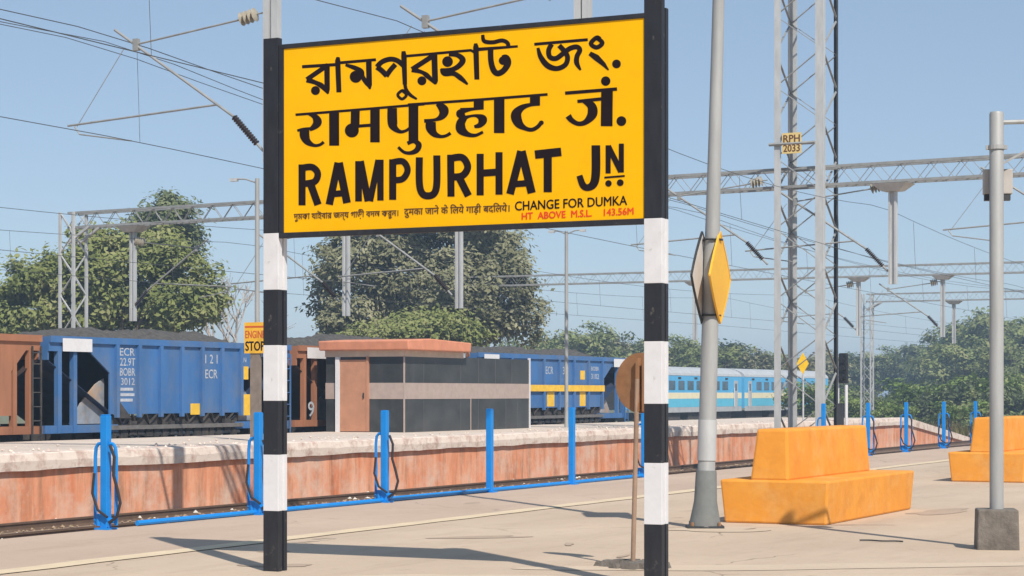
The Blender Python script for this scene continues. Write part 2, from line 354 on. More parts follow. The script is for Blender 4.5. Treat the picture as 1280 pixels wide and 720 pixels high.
# coping slabs with a rough wavering lower and upper edge
cv = []; cf = []; cr_ = random.Random(11); n = 330
for i in range(n + 1):
    s = -38 + i * 124 / n
    lo = .15 + .008 * math.sin(s * 1.3) + cr_.uniform(-.008, .008); hi = ZF + .005 * math.sin(s * .9) + cr_.uniform(-.005, .005); yy = -.09 + cr_.uniform(-.006, .006)
    cv += [(s, .6, lo), (s, yy, lo), (s, yy - .012, (lo + hi) / 2 + cr_.uniform(-.02, .02)), (s, yy + .02, hi - .02), (s, yy + .06, hi), (s, .6, ZF + .002)]
    if i:
        a = (i - 1) * 6; b = i * 6
        for k in range(5): cf.append((a + k, b + k, b + k + 1, a + k + 1))
cf.append((0, 1, 2, 3, 4, 5)); cf.append(tuple(reversed([n * 6 + k for k in range(6)])))
MB().add(cv, cf).build('coping', M_coping, pw)
MB().hexa([(86.0, -.09, .15), (97, -.09, -.85), (97, .6, -.85), (86.0, .6, .15), (86.0, -.09, ZF), (97, -.09, -.6), (97, .6, -.6), (86.0, .6, ZF)]).build('ramp_coping', M_coping, pw)

# dust and rubble lying along the back of the far platform, ballast stones
def scatter(name, n, fn, size, m, label, seed):
    r_ = random.Random(seed); mb = MB()
    for _ in range(n):
        x, y, z = fn(r_); s = r_.uniform(*size)
        pts = []
        for k in range(6):
            d = [(1, 0, 0), (-1, 0, 0), (0, 1, 0), (0, -1, 0), (0, 0, .7), (0, 0, -.5)][k]
            pts.append((x + d[0] * s * r_.uniform(.6, 1.3), y + d[1] * s * r_.uniform(.6, 1.3), z + d[2] * s * r_.uniform(.6, 1.3)))
        mb.add(pts, [(0, 2, 4), (2, 1, 4), (1, 3, 4), (3, 0, 4), (2, 0, 5), (1, 2, 5), (3, 1, 5), (0, 3, 5)])
    o = mb.build(name, m, None, (0, 0, 0), TH); return tag(o, label, 'stones', None, 'stuff')
scatter('ballast_stones', 9000, lambda r: (r.uniform(12, 75) ** 1.0, r.uniform(17.5, 23.3), ZB + .02), (.02, .055), M_ball, 'brown crushed stone ballast lying between the rails', 21)
M_litter = mat('litter', (0.62, 0.58, 0.52), 0.8, 0.2)
scatter('litter', 120, lambda r: (r.uniform(14, 50), r.uniform(19.5, 23.3), ZB + .07), (.02, .07), M_litter, 'pale scraps of litter strewn along the ballast', 22)
scatter('platform_rubble', 500, lambda r: (r.uniform(15, 80), T_F + .1 + abs(r.gauss(0, 1.2)), ZF), (.015, .05), M_coping, 'dusty pebbles scattered on the far platform', 23)

# ------------------------------------------------------------------ tracks
def track(tc, s0, s1, label, zr=-0.65):
    o = thing('railway_track', label, 'track', P(0, tc, zr), TH, 'railway tracks side by side')
    for y in (-.84, .84):
        MB().prism([(y - .07, -.16), (y + .07, -.16), (y + .07, -.145), (y + .012, -.11), (y + .012, -.045), (y + .035, -.03), (y + .035, 0), (y - .035, 0), (y - .035, -.03), (y - .012, -.045), (y - .012, -.11), (y - .07, -.145)], 'x', s0, s1).build('rail', M_rail, o)
    mb = MB(); s = s0 + .3
    while s < min(s1, 190) - .3:
        mb.box(s - .125, s + .125, -1.35, 1.35, -.28, -.158); s += .6
    sl_ = mb.build('sleeper', M_sleeper, o); sl_['kind'] = 'stuff'
track(15.75, -40, 400, 'railway track nearest to the tan platform edge')
track(21.55, -40, 400, 'railway track running along the foot of the pink platform wall')
track(31.5, -40, 400, 'railway track under the coal wagons')
track(36.5, -40, 400, 'railway track just behind the coal wagons')
track(51.6, -40, 400, 'railway track under the light blue passenger coaches')

# ================================================================== STATION NAME BOARD
LP = Vector((-1.99, 17.4, 0)); NL = Vector((UY, -UX, 0))        # from the left post to the right post
NL.normalize(); SPAN = 3.447
board_rot = math.atan2(NL.y, NL.x)
bd = thing('station_name_board', 'big yellow station name board reading RAMPURHAT JN on two black and white striped posts', 'sign', LP, board_rot)
# local: x from left post to right post, -y towards the viewer
FN = Vector((NL.y, -NL.x, 0))                                     # facing the viewer
YF = -0.062                                                      # board face
def on_board(px, py):
    d = Vector(((px - 640) / F, 1, -(py - HZ) / F)); o = Vector((0, 0, EYE))
    p0 = LP + FN * (-YF)
    k = (p0 - o).dot(FN) / d.dot(FN)
    q = o + d * k - LP
    return q.dot(NL), q.z
tl = on_board(355, 63); bl = on_board(355, 290); tr = on_board(806, 20.5); br = on_board(806, 274)
xa, xb = tl[0], tr[0]; zt = (tl[1] + tr[1]) / 2; zb_ = (bl[1] + br[1]) / 2
MB().box(xa, xb, YF, YF + .012, zb_, zt).build('board', M_yellow, bd)
fr = .045
mb = MB(); mb.box(xa - fr, xb + fr, YF - .01, YF + .035, zt, zt + fr * .85); mb.box(xa - fr, xb + fr, YF - .01, YF + .035, zb_ - fr, zb_)
mb.box(xa - fr, xa, YF - .01, YF + .035, zb_, zt); mb.box(xb, xb + fr, YF - .01, YF + .035, zb_, zt)
mb.build('frame', M_black, bd, bevel=.004)
mb = MB()
for x in (.35, 1.2, 2.2, 3.05): mb.box(x, x + .05, YF + .014, YF + .06, zb_, zt)
mb.box(0.06, SPAN - .06, YF + .061, YF + .1, 3.05, 3.1); mb.box(0.06, SPAN - .06, YF + .061, YF + .1, 4.1, 4.15)
mb.build('bracing', M_black, bd)
def post(x, tops, top):
    # a built-up steel post: front flange, web, rear flange; bands of paint wrap it
    rng_ = tops
    po = bpy.data.objects.new('post', None); C.objects.link(po); po.parent = bd; po.location = (x, 0, 0)
    for (z0, z1, m, nm) in rng_:
        mb = MB(); hi = top if z1 is None else z1
        mb.box(-.074, .074, -.074, -.012, z0, hi + (.06 if z1 is None else 0))
        mb.box(-.058, .058, -.012, .022, z0, hi - (.02 if z1 is None else 0)); mb.box(-.07, .07, .022, .074, z0, hi)
        mb.build(nm, m, po, bevel=.003)
    return po
zs = [0, .507, .98, 1.432, 1.90, 2.365, 2.84]
po_l = [(-.05, zs[1], M_black, 'black_band')] + [(zs[i], zs[i + 1], M_white if i % 2 else M_black, 'white_band' if i % 2 else 'black_band') for i in range(1, 6)] + [(zs[6], None, M_black, 'black_band')]
post(-.005, po_l, tl[1] + .05)
zr_ = [0, .49, .962, 1.415, 1.895, 2.34, 2.838]
po_r = [(-.05, zr_[1], M_black, 'black_band')] + [(zr_[i], zr_[i + 1], M_white if i % 2 else M_black, 'white_band' if i % 2 else 'black_band') for i in range(1, 6)] + [(zr_[6], None, M_black, 'black_band')]
post(SPAN + .005, po_r, tr[1] + .07)
# ---- hand painted letters: strokes as ribbons, given in pixels of enlargements
def catmull(pts, n=6):
    if len(pts) < 3: return pts
    out = []
    for i in range(len(pts) - 1):
        p0 = pts[max(i - 1, 0)]; p1 = pts[i]; p2 = pts[i + 1]; p3 = pts[min(i + 2, len(pts) - 1)]
        for k in range(n):
            t = k / n
            out.append(tuple(.5 * ((2 * p1[j]) + (-p0[j] + p2[j]) * t + (2 * p0[j] - 5 * p1[j] + 4 * p2[j] - p3[j]) * t * t + (-p0[j] + 3 * p1[j] - 3 * p2[j] + p3[j]) * t ** 3) for j in range(len(p1))))
    out.append(pts[-1]); return out
_lay = [0]
def paint(mb, o, sc, strokes, bw=1.0):
    for stv in strokes:
        _lay[0] += 1; yy = YF - .0012 - .00002 * _lay[0]
        kind = stv[0]
        if kind == 'dot':
            _, x, y, r = stv
            pts = [on_board(o[0] + (x + r * math.cos(a * math.pi / 14)) / sc, o[1] + (y + r * math.sin(a * math.pi / 14)) / sc) for a in range(28)]
            mb.add([(p[0], yy, p[1]) for p in pts], [tuple(range(28))]); continue
        w0, pl = stv[1], stv[2]
        pl = [(p[0], p[1], (w0 if len(p) == 2 else p[2]) * bw) for p in pl]
        if kind == 'c': pl = catmull(pl)
        L_ = []; R_ = []
        for i, p in enumerate(pl):
            a = pl[max(i - 1, 0)]; b = pl[min(i + 1, len(pl) - 1)]
            dx, dy = b[0] - a[0], b[1] - a[1]; l = math.hypot(dx, dy) or 1
            nx, ny = -dy / l * p[2] / 2, dx / l * p[2] / 2
            if kind == 's' and 0 < i < len(pl) - 1:                # mitre
                d1 = Vector((p[0] - a[0], p[1] - a[1])).normalized(); d2 = Vector((b[0] - p[0], b[1] - p[1])).normalized()
                tm = (d1 + d2); tm = tm.normalized() if tm.length > .2 else d1
                k = min(1 / max(.35, tm.dot(d1)), 2.2); nx, ny = -tm.y * p[2] / 2 * k, tm.x * p[2] / 2 * k
            L_.append((p[0] + nx, p[1] + ny)); R_.append((p[0] - nx, p[1] - ny))
        cv_ = [on_board(o[0] + q[0] / sc, o[1] + q[1] / sc) for q in L_ + R_]
        n_ = len(L_)
        mb.add([(p[0], yy, p[1]) for p in cv_], [(i, i + 1, n_ + i + 1, n_ + i) for i in range(n_ - 1)])
Z1 = ((370, 30), 6.547); Z2 = ((500, 30), 6.547); Z3 = ((660, 30), 6.547); Z4 = ((360, 110), 7.53); Z5 = ((510, 100), 7.111); Z6 = ((690, 90), 4.235); Z7 = ((320, 140), 4.5); Z8 = ((580, 140), 4.5)
S = lambda w, *p: ('s', w, list(p)); K = lambda w, *p: ('c', w, list(p)); D = lambda x, y, r: ('dot', x, y, r)
mb = MB()
paint(mb, *Z1, [S(22, (50, 350), (335, 332)), S(34, (345, 270, 22), (342, 300, 36), (352, 560, 34)), S(20, (355, 318), (655, 292)),
    S(32, (262, 335), (88, 455)), K(34, (88, 455, 40), (160, 480, 30), (215, 510, 36), (266, 570, 16)), S(38, (254, 335), (256, 540, 36), (264, 572, 8)), D(160, 545, 37),
    S(38, (596, 300), (600, 500), (606, 535, 10)), D(490, 432, 50), K(30, (405, 335, 18), (470, 355), (535, 385), (545, 430), (575, 480), (610, 530, 10)),
    K(34, (662, 352), (705, 310), (770, 288), (830, 300), (885, 345)), K(36, (662, 352), (700, 380), (745, 425)), K(34, (738, 428), (775, 375), (815, 330)),
    S(38, (880, 222, 26), (884, 260), (892, 495, 30)), K(24, (892, 490), (902, 535), (935, 580), (990, 615, 14)),
    K(20, (868, 545), (905, 580), (868, 614), (833, 580), (868, 545), (890, 555))], 1.22)
paint(mb, *Z2, [S(18, (30, 265), (580, 215), (615, 235)), S(38, (620, 158, 22), (622, 190), (630, 455, 34)), S(24, (640, 208), (965, 183, 16)),
    S(40, (282, 250), (288, 470), (292, 495, 12)), S(34, (275, 258), (98, 372)), K(34, (98, 372, 38), (180, 395, 26), (225, 425, 34), (292, 492, 14)), D(180, 465, 37),
    D(390, 308, 44), K(32, (400, 250, 24), (470, 255), (515, 295, 40), (480, 345, 36), (420, 375), (340, 382)), K(34, (335, 365, 14), (365, 400, 44), (440, 405), (500, 445), (555, 495, 14)),
    K(38, (742, 205), (745, 300), (765, 375, 40), (800, 405, 40), (850, 380, 40), (885, 320, 44), (870, 275, 40), (835, 275, 30)), D(845, 300, 36),
    K(28, (678, 88, 22), (690, 140), (760, 150), (835, 135), (880, 155), (888, 192))], 1.22)
paint(mb, *Z3, [S(20, (52, 166), (490, 128)), K(34, (82, 195, 20), (105, 270), (160, 340, 40), (235, 365), (305, 335), (325, 275), (300, 225), (255, 175)),
    K(34, (195, 165), (170, 215), (180, 270), (230, 282), (290, 240), (345, 200), (400, 188), (425, 215), (402, 265), (400, 320), (432, 378, 14)),
    K(30, (562, 112), (610, 155), (562, 192), (515, 160), (562, 112), (590, 125)), S(40, (505, 240, 30), (560, 275, 44), (620, 330, 30), (660, 378, 10)), D(725, 327, 36)], 1.22)
mb.build('top_bengali_line', M_letter, bd, recalc=False)
mb = MB()
paint(mb, *Z4, [K(24, (72, 252), (640, 206), (1285, 152)),
    K(50, (195, 245, 22), (250, 268, 55), (278, 315, 84), (258, 355, 66), (205, 395, 30)), K(30, (88, 402, 24), (150, 388), (235, 380, 26)), K(80, (158, 395, 88), (158, 450, 92), (185, 505, 66), (245, 540, 32), (300, 535, 28), (338, 508, 30)),
    S(94, (435, 232), (436, 543)), S(84, (635, 212), (632, 375)), D(602, 400, 66), S(30, (640, 360), (785, 350)), S(90, (820, 200), (820, 512)),
    K(80, (982, 190, 90), (985, 330, 92), (1010, 382, 60), (1060, 412, 34), (1110, 402, 28), (1150, 375, 28)), S(92, (1182, 168), (1182, 515)),
    K(50, (1125, 522, 36), (1185, 500, 40), (1232, 535, 56), (1210, 588, 52), (1150, 612, 36), (1090, 602, 30), (1038, 556, 28))])
paint(mb, *Z5, [K(24, (0, 220), (620, 176), (1242, 128)),
    K(60, (262, 208, 40), (318, 265, 88), (305, 318, 66), (250, 352, 30), (145, 365, 34)), K(80, (205, 372, 88), (205, 425, 92), (235, 478, 60), (290, 502, 32), (340, 495, 28), (380, 472, 30)),
    S(90, (630, 172), (630, 250)), K(30, (675, 250, 24), (560, 260), (470, 278, 60)), K(60, (480, 270, 40), (468, 300, 80), (500, 335, 40)), K(60, (480, 350, 60), (540, 325, 26), (610, 318, 30), (665, 350, 80), (640, 400, 50), (590, 415, 26)),
    K(60, (500, 335, 60), (470, 385, 80), (475, 440, 88), (530, 482, 48), (600, 492, 30), (668, 462, 26)),
    S(94, (812, 160), (812, 472)), S(90, (1130, 142), (1130, 225)), K(40, (1172, 215, 26), (1080, 222, 34), (1005, 252, 58), (962, 312, 94), (985, 385, 80), (1040, 428, 42), (1100, 442, 36), (1155, 415, 36), (1190, 370, 36)), D(1188, 380, 20)])
paint(mb, *Z6, [S(18, (70, 112), (345, 90)), D(285, 48, 25), S(62, (292, 98), (290, 287)), S(18, (135, 156), (268, 142)), K(40, (165, 152, 20), (208, 178, 46), (214, 222, 52), (180, 264, 30), (140, 274, 24), (105, 256, 28), (86, 232, 34)), D(368, 260, 26)])
mb.build('middle_hindi_line', M_letter, bd, recalc=False)
mb = MB()
paint(mb, *Z7, [S(40, (260, 295), (260, 525)), K(38, (255, 316), (315, 310), (348, 345), (330, 392), (262, 405)), S(42, (308, 405), (350, 522)),
    S(42, (463, 285), (413, 521)), S(44, (468, 285), (513, 512)), S(36, (432, 462), (500, 456)),
    S(38, (578, 276), (578, 503)), S(40, (588, 276), (632, 502)), S(36, (690, 270), (642, 502)), S(36, (701, 268), (701, 498)),
    S(40, (770, 266), (770, 494)), K(36, (765, 284), (826, 278), (854, 326), (826, 376), (768, 384)),
    K(40, (920, 255), (920, 400), (936, 458), (970, 472), (1004, 456), (1018, 400), (1018, 244)),
    S(40, (1096, 240), (1098, 476)), K(40, (1092, 262), (1160, 256), (1192, 308), (1162, 358), (1096, 366)), S(42, (1142, 365), (1196, 472))])
paint(mb, *Z8, [S(40, (92, 235), (92, 469)), S(40, (198, 226), (198, 465)), S(40, (100, 344), (190, 338)),
    S(44, (322, 220), (260, 462)), S(46, (325, 220), (382, 456)), S(36, (284, 406), (364, 400)), S(48, (400, 240), (548, 224)), S(46, (472, 232), (472, 451))])
paint(mb, *Z6, [K(44, (233, 388, 46), (233, 530, 46), (222, 590, 44), (192, 612, 36), (165, 600, 36), (146, 548, 32)), S(27, (298, 388), (298, 537)), S(27, (368, 379), (368, 532)), S(30, (298, 392), (366, 528)), S(10, (278, 559), (386, 550)), D(300, 590, 17), D(362, 586, 18)])
mb.build('english_name_line', M_letter, bd, recalc=False)
def board_line(name, s, p0, p1, hpx, m, bold):
    a = on_board(*p0); b = on_board(*p1); h0 = on_board(p0[0], p0[1] - hpx)
    mb = MB(); _lay[0] += 1
    w = math.hypot(b[0] - a[0], b[1] - a[1]); ex = Vector((b[0] - a[0], 0, b[1] - a[1])).normalized()
    text_on(mb, s, (a[0], YF - .003, a[1]), ex, (0, 0, 1), w, h0[1] - a[1], bold)
    mb.build(name, m, bd, recalc=False)
board_line('small_bengali_line', 'দুমকা যাইবার জন্য গাড়ী বদল করুন।', (367.5, 274.5), (498, 270), 7.5, M_letter_faint, .026)
board_line('small_hindi_line', 'दुमका जाने के िलये गाड़ी बदिलये।', (505.5, 269), (637, 264.5), 8.5, M_letter_faint, .026)
board_line('change_line', 'CHANGE FOR DUMKA', (644, 263.2), (784, 256), 11.0, M_letter, .02)
board_line('height_line', 'HT  ABOVE  M.S.L.    143.56M', (652.5, 274.5), (792, 268), 8.2, M_letter_red, .034)

# ================================================================== DISC SIGN
ds = thing('disc_sign', 'rusty brown round disc sign seen from behind on a thin pole', 'sign', (at(791, 708, 17.75).x, 17.75, 0), R(-36))
MB().tube([(0, 0, 0), (.03, .0, 1.0), (.045, 0, 1.62)],   .021, 10).build('pole', mat('rusty_pole', (.30, .20, .14), .8, .2, 6), ds, smooth=True)
dm = MB().disc((.06, 1.585), .26, 'y', .012, 48); dm.build('disc', M_rust, ds, (0, .04, 0))
MB().box(.035, .06, -.012, .032, 1.34, 1.8).box(.1, .125, -.012, .032, 1.34, 1.78).build('stiffener', M_rust, ds)
mb = MB(); r_ = random.Random(4)
for k in range(44):
    a = r_.uniform(0, 6.28); d = r_.uniform(0, .3); s = r_.uniform(.03, .085); x, y = d * math.cos(a) - .02, d * .7 * math.sin(a)
    pts = [(x + s * r_.uniform(.7, 1.2) * c[0], y + s * r_.uniform(.7, 1.2) * c[1], max(-.01, .01 + s * .6 * c[2])) for c in ((-1, -1, -1), (1, -1, -1), (1, 1, -1), (-1, 1, -1), (-.7, -.7, 1), (.7, -.6, 1), (.7, .7, 1), (-.6, .7, 1))]
    mb.hexa(pts)
mb.build('rubble_base', M_conc, ds)

# ================================================================== LAMP POLE WITH DIAMONDS
PY = 22.9; b0 = at(881, 660, PY); b0.z = 0
lp = thing('lamp_pole', 'tall tapering silver pole with a flared bolted foot beside the orange bench', 'pole', b0)
lean = .026
X = lambda z: lean * z
MB().tube([(X(z), 0, z) for z in (.03, .55, .58, 2.0, 4.2, 9.5)], [.115, .108, .098, .094, .074, .05], 20).build('shaft', M_pole, lp, smooth=True)
mb = MB().tube([(0, 0, .02), (X(.1), 0, .1), (X(.3), 0, .3), (X(.62), 0, .62), (X(.64), 0, .64)], [.185, .165, .128, .116, .112], 20)
mb.build('flared_foot', mat('grey_foot', (0.17, 0.18, 0.175), 0.8, .15, dirt=.5), lp, smooth=True)
MB().box(-.2, .2, -.18, .18, 0, .03).build('base_plate', M_dark, lp)
mb = MB()
for sx in (-.15, .15):
    for sy in (-.13, .13): MB().tube([(sx, sy, .03), (sx, sy, .07)], .018, 6).build('bolt', M_rust, lp)
MB().tube([(X(.75), 0, .75), (X(1.2), 0, 1.2)], [.106, .104], 20).build('sticker', M_galv, lp, smooth=True)
MB().tube([(X(9.5), 0, 9.5), (X(9.5) + .5, .5, 9.9), (X(9.5) + 1.2, 1.2, 10.0)], .03, 8).build('arm', M_pole, lp)
zc = at(0, 347, PY).z
def diamond(px, label, m, back):
    o = thing('diamond_sign', label, 'sign', at(px, 347, PY), math.atan2(.947, .32))
    h = .505; w = .50
    poly = []
    for k in range(4):
        a0 = [(w, 0), (0, h), (-w, 0), (0, -h)][k]; a1 = [(w, 0), (0, h), (-w, 0), (0, -h)][(k + 1) % 4]
        for j in range(4):
            t = j / 4; bulge = 1 + .07 * math.sin(t * math.pi)
            poly.append(((a0[0] + (a1[0] - a0[0]) * t) * bulge, (a0[1] + (a1[1] - a0[1]) * t) * bulge))
    MB().prism(poly, 'y', -.006, .006).build('plate', m, o)
    mb = MB()
    for i in range(len(poly)):
        p, q = poly[i], poly[(i + 1) % len(poly)]; mb.bar((p[0], 0, p[1]), (q[0], 0, q[1]), .022, .022, (0, 1, 0))
    mb.build('rim', back, o)
    return o
diamond(900, 'yellow diamond sign plate facing right on the silver pole', M_signyel, M_signyel)
diamond(877.5, 'pale backed diamond sign plate behind the silver pole', M_signback, M_dark)
for z in (zc + .42, zc - .42):
    mb = MB()
    mb.tube([(X(z) - .13, 0, z), (X(z) + .12, 0, z)], .012, 6); mb.tube([(X(z) + .105 * math.cos(a * .5236), .105 * math.sin(a * .5236), z) for a in range(13)], .012, 6)
    mb.build('sign_clamp', M_dark, lp)

# ================================================================== BENCHES
def bench(loc, label):
    o = thing('platform_bench', label, 'bench', loc, TH, 'orange concrete benches on the platform')
    # local x along the bench, local y away to the left
    L_ = 3.7; W = 1.3; H = .5
    def roughbox(mb, pts, nx=10, seed=1, amp=.006):
        mb.hexa(pts)
    mb = MB(); mb.hexa([(0.02, .03, 0), (L_ - .06, .03, 0), (L_ - .06, W - .05, 0), (.02, W - .05, 0), (0, 0, H), (L_, 0, H), (L_, W, H), (0, W, H)])
    mb.build('seat', M_bench, o, bevel=.025)
    mb = MB(); mb.hexa([(.02, .475, H - .01), (3.32, .475, H - .01), (3.32, .94, H - .01), (.02, .94, H - .01), (.06, .50, 1.085), (3.24, .50, 1.085), (3.24, .87, 1.085), (.06, .87, 1.085)])
    mb.build('backrest', M_bench, o, bevel=.03)
    return o
bench((3.57, 23.3, 0), 'orange concrete double bench between the silver lamp pole and the concrete footed post')
bench((7.37 + .8987 * 1.3, 34.9 - .4386 * 1.3, 0), 'orange concrete bench farther along, cut off by the right edge of the photo')

# ================================================================== PIPE POST ON A CONCRETE BLOCK
pp = thing('pipe_post', 'silver pipe post standing in a rough concrete block with a small box near its top', 'post', (4.66, 19.85, 0), R(-8))
MB().hexa([(-.2, -.19, -.02), (.2, -.19, -.02), (.2, .19, -.02), (-.2, .19, -.02), (-.19, -.18, .385), (.19, -.18, .385), (.19, .18, .385), (-.19, .18, .385)]).build('footing', M_conc, pp, bevel=.015)
MB().tube([(0, 0, .3), (0, 0, 4.18), (0, 0, 4.2)], [.066, .068, .06], 18).build('pipe', M_pole, pp, smooth=True)
MB().tube([(0, 0, 3.84), (0, 0, 3.88)], .082, 16).box(-.1, -.07, -.02, .02, 3.84, 3.88).box(.07, .1, -.02, .02, 3.84, 3.88).build('clamp', M_pole, pp)
MB().box(-.115, .16, .07, .2, 3.42, 3.66).build('junction_box', mat('box_grey', (.42, .39, .36), .6, .1), pp, bevel=.008)
MB().box(-.105, -.03, .08, .18, 3.36, 3.42).build('cable_gland', M_dark, pp); MB().box(.06, .14, .08, .18, 3.36, 3.42).build('cable_gland', M_dark, pp)
MB().tube([(.05, 0, 4.1), (1.2, .05, 4.12)], .022, 8).bar((.05, 0, 3.7), (.75, .03, 4.08), .02).build('arm', M_pole, pp)
tag(MB().tube([(.03 * math.sin(i * .9), .8 * i * .05, .012) for i in range(12)], .008, 5).build('cable_scrap', M_dark, None, (3.9, 20.6, .004), 1.1), 'thin dark scrap of cable lying on the platform left of the concrete block', 'cable')

# ================================================================== BLUE HYDRANTS
def hydrant(kind):
    o = thing('water_hydrant', '-', 'hydrant', (0, 0, 0), TH, 'blue water hydrants along the platform edge')
    MB().box(-.044, .044, -.044, .044, 0, 1.25).box(-.04, .04, -.04, .04, 1.25, 1.262).build('post', M_blue, o, bevel=.006)
    MB().box(-.09, .09, -.09, .09, 0, .02).build('base_plate', M_blue, o)
    if kind >= 1:
        for sgn in ((1,) if kind == 1 else (1, -1)):
            y = .14 * sgn
            MB().tube([(0, y, .05), (0, y, .8), (0, y * .93, .9), (0, y * .7, .94), (0, y * .4, .94)], .02, 8).build('riser_pipe', M_blue, o, smooth=True)
        MB().tube([(0, .14, .1), (0, 0, .1), (0, -.12, .1)], .03, 8).tube([(0, .08, .04), (0, .08, .17)], .045, 8).build('valve', M_blue, o)
        MB().tube([(-.05, -.1, .92), (-.06, -.16, .8), (-.06, -.15, .6), (-.06, -.2, .45), (-.06, -.24, .3), (-.07, -.2, .15), (-.07, -.1, .08)], .018, 7).build('hose', M_hose, o, smooth=True)
        MB().tube([(-.075, .1, .62), (-.08, .12, .4), (-.08, .05, .22), (-.08, -.08, .14)], .016, 7).build('hose', M_hose, o, smooth=True)
    return o
protos = {}
hy = [(18.4, 2, 'leftmost blue hydrant post, with pipe loops and hoses on both sides'),
      (21.45, 1, 'blue hydrant post half hidden behind the left striped sign post'),
      (24.6, 1, 'blue hydrant post with a pipe loop and hanging hose in front of the kiosk corner'),
      (27.8, 0, 'plain blue hydrant post without hoses in front of the dark kiosk wall'),
      (30.8, 0, 'plain blue hydrant post without hoses left of the brown disc sign'),
      (33.9, 1, 'blue hydrant post behind the pole of the brown disc sign'),
      (44.4, 1, 'blue hydrant post seen through the legs of the lattice tower'),
      (47.9, 2, 'small blue hydrant post just right of the orange backrest'),
      (51.3, 2, 'small blue hydrant post second to the right of the orange backrest'),
      (55.1, 2, 'small blue hydrant post where the pink wall starts to slope down'),
      (58.7, 2, 'small blue hydrant post rightmost on the far platform edge')]
for s, k, lab in hy:
    if k not in protos: o = protos[k] = hydrant(k)
    else: o = copy_tree(protos[k])
    o.location = P(s, T_E - .06, 0); o['label'] = lab
o = tag(MB().tube([(19.0, 0, .035), (23, .01, .03), (27, -.01, .035), (31, .01, .03), (34.0, 0, .035)], .03, 8).tube([(24.6, -.05, .06), (27.7, -.06, .055)], .02, 6).build('water_pipe', M_blue, None, P(0, T_E - .04, 0), TH, smooth=True), 'blue water pipe lying along the platform edge between the hydrants', 'pipe')

# ================================================================== KIOSK
KS, KT = 48.7, 27.0
kk = thing('platform_kiosk', 'small platform building clad in dark stone with a pink band and a terracotta roof slab', 'building', P(KS, KT, ZF), TH)
KL = 7.8; KW = 2.45; KH = 2.05
MB().box(.0, KL, 0, KW, -.05, KH).build('wall', M_granite, kk)
MB().box(-.012, KL + .012, -.012, KW + .012, .88, 1.32).build('stone_band', M_pink, kk)
MB().box(-.02, 3.45, -.02, KW + .02, KH - .02, KH + .15).build('lintel', M_beige, kk)
MB().prism([(-.25, KH + .151), (3.4, KH + .151), (3.44, KH + .41), (1.0, KH + .48), (-.29, KH + .41)], 'y', -.28, KW + .08).build('roof', M_roof, kk, bevel=.03)
MB().box(-.02, .016, -.02, .016, -.05, KH).build('corner_trim', M_pink, kk)
MB().box(3.9, 3.93, -.016, 0, -.05, .88).build('joint_trim', M_pink, kk)
MB().box(KL - .01, KL + .035, -.035, .04, -.05, KH + .05).build('end_trim', M_white, kk)
dr = MB().box(-.04, -.013, 1.15, 1.98, 0, 1.95).build('door', M_door, kk)
MB().box(-.07, -.041, 1.22, 1.25, .9, 1.05).build('handle', M_dark, dr)
MB().box(-.06, 0.0, 1.08, 1.149, 0, 2.03).build('door_frame', M_door, kk)
MB().box(-.08, .04, 1.99, 2.11, -.05, KH - .02).build('pillar', M_white, kk)
M_joint = mat('panel_joint', (.13, .13, .13), .5)
mb = MB()
for x in (1.1, 3.3, 4.4, 5.5, 6.6): mb.box(x, x + .012, -.004, 0, 1.321, KH)
for x in (1.1, 3.3, 4.4, 6.2, 7.0): mb.box(x, x + .012, -.004, 0, -.05, .879)
mb.build('panel_joint', M_joint, kk)

# ENGINE STOP board on its grey post
eb = at(320, 550, 46); eb.z = ZF
es = thing('stop_board', 'small yellow stop board with dark lettering on a broad grey post at the far platform', 'sign', eb, board_rot)
MB().box(-.13, .12, -.04, .04, 0, 1.95).build('post', mat('weathered_post', (.21, .17, .14), .85, .2), es)
MB().box(-.27, .3, -.06, -.041, 1.93, 2.62).build('board', M_signyel, es)
mb = MB(); text_on(mb, 'STOP', (-.235, -.063, 1.99), (1, 0, 0), (0, 0, 1), .5, .2, .03); mb.build('lettering', M_letter, es, recalc=False)
mb = MB(); text_on(mb, 'ENGINE', (-.24, -.063, 2.27), (1, 0, 0), (0, 0, 1), .51, .16, .02); mb.box(-.25, .28, -.063, -.0605, 2.5, 2.54); mb.build('lettering', mat('sign_red', (.55, .09, .02), .6), es, recalc=False)

# thin lamp posts on the far platform
def lamp_post(px, t, ztop, label, arms, r=.05):
    Y = depth_t(px, t); b = at(px, 0, Y); b.z = ZF
    o = thing('lamp_post', label, 'lamp post', b, board_rot, 'thin lamp posts on the far platform')
    MB().tube([(0, 0, 0), (0, 0, ztop - ZF)], [r * 1.25, r], 10).build('pole', M_pole, o, smooth=True)
    mb = MB(); lm = MB()
    for a in arms:
        mb.tube([(0, 0, ztop - ZF - .1), (a * .5, 0, ztop - ZF), (a, 0, ztop - ZF + .02)], .02, 6)
        lm.hexa([(a - .09, -.05, ztop - ZF - .04), (a + .09, -.05, ztop - ZF - .04), (a + .09, .05, ztop - ZF - .04), (a - .09, .05, ztop - ZF - .04), (a - .1, -.04, ztop - ZF + .03), (a + .1, -.04, ztop - ZF + .03), (a + .1, .04, ztop - ZF + .03), (a - .1, .04, ztop - ZF + .03)])
    mb.build('arm', M_pole, o); lm.build('lamp_head', M_galv, o)
lamp_post(321.5, 25.4, 6.3, 'thin lamp post with one arm just left of the left striped sign post', (-.62,), .05)
lamp_post(708, 26.2, 6.45, 'thin lamp post with two arms in front of the yellow banded wagon', (-.5, .55))

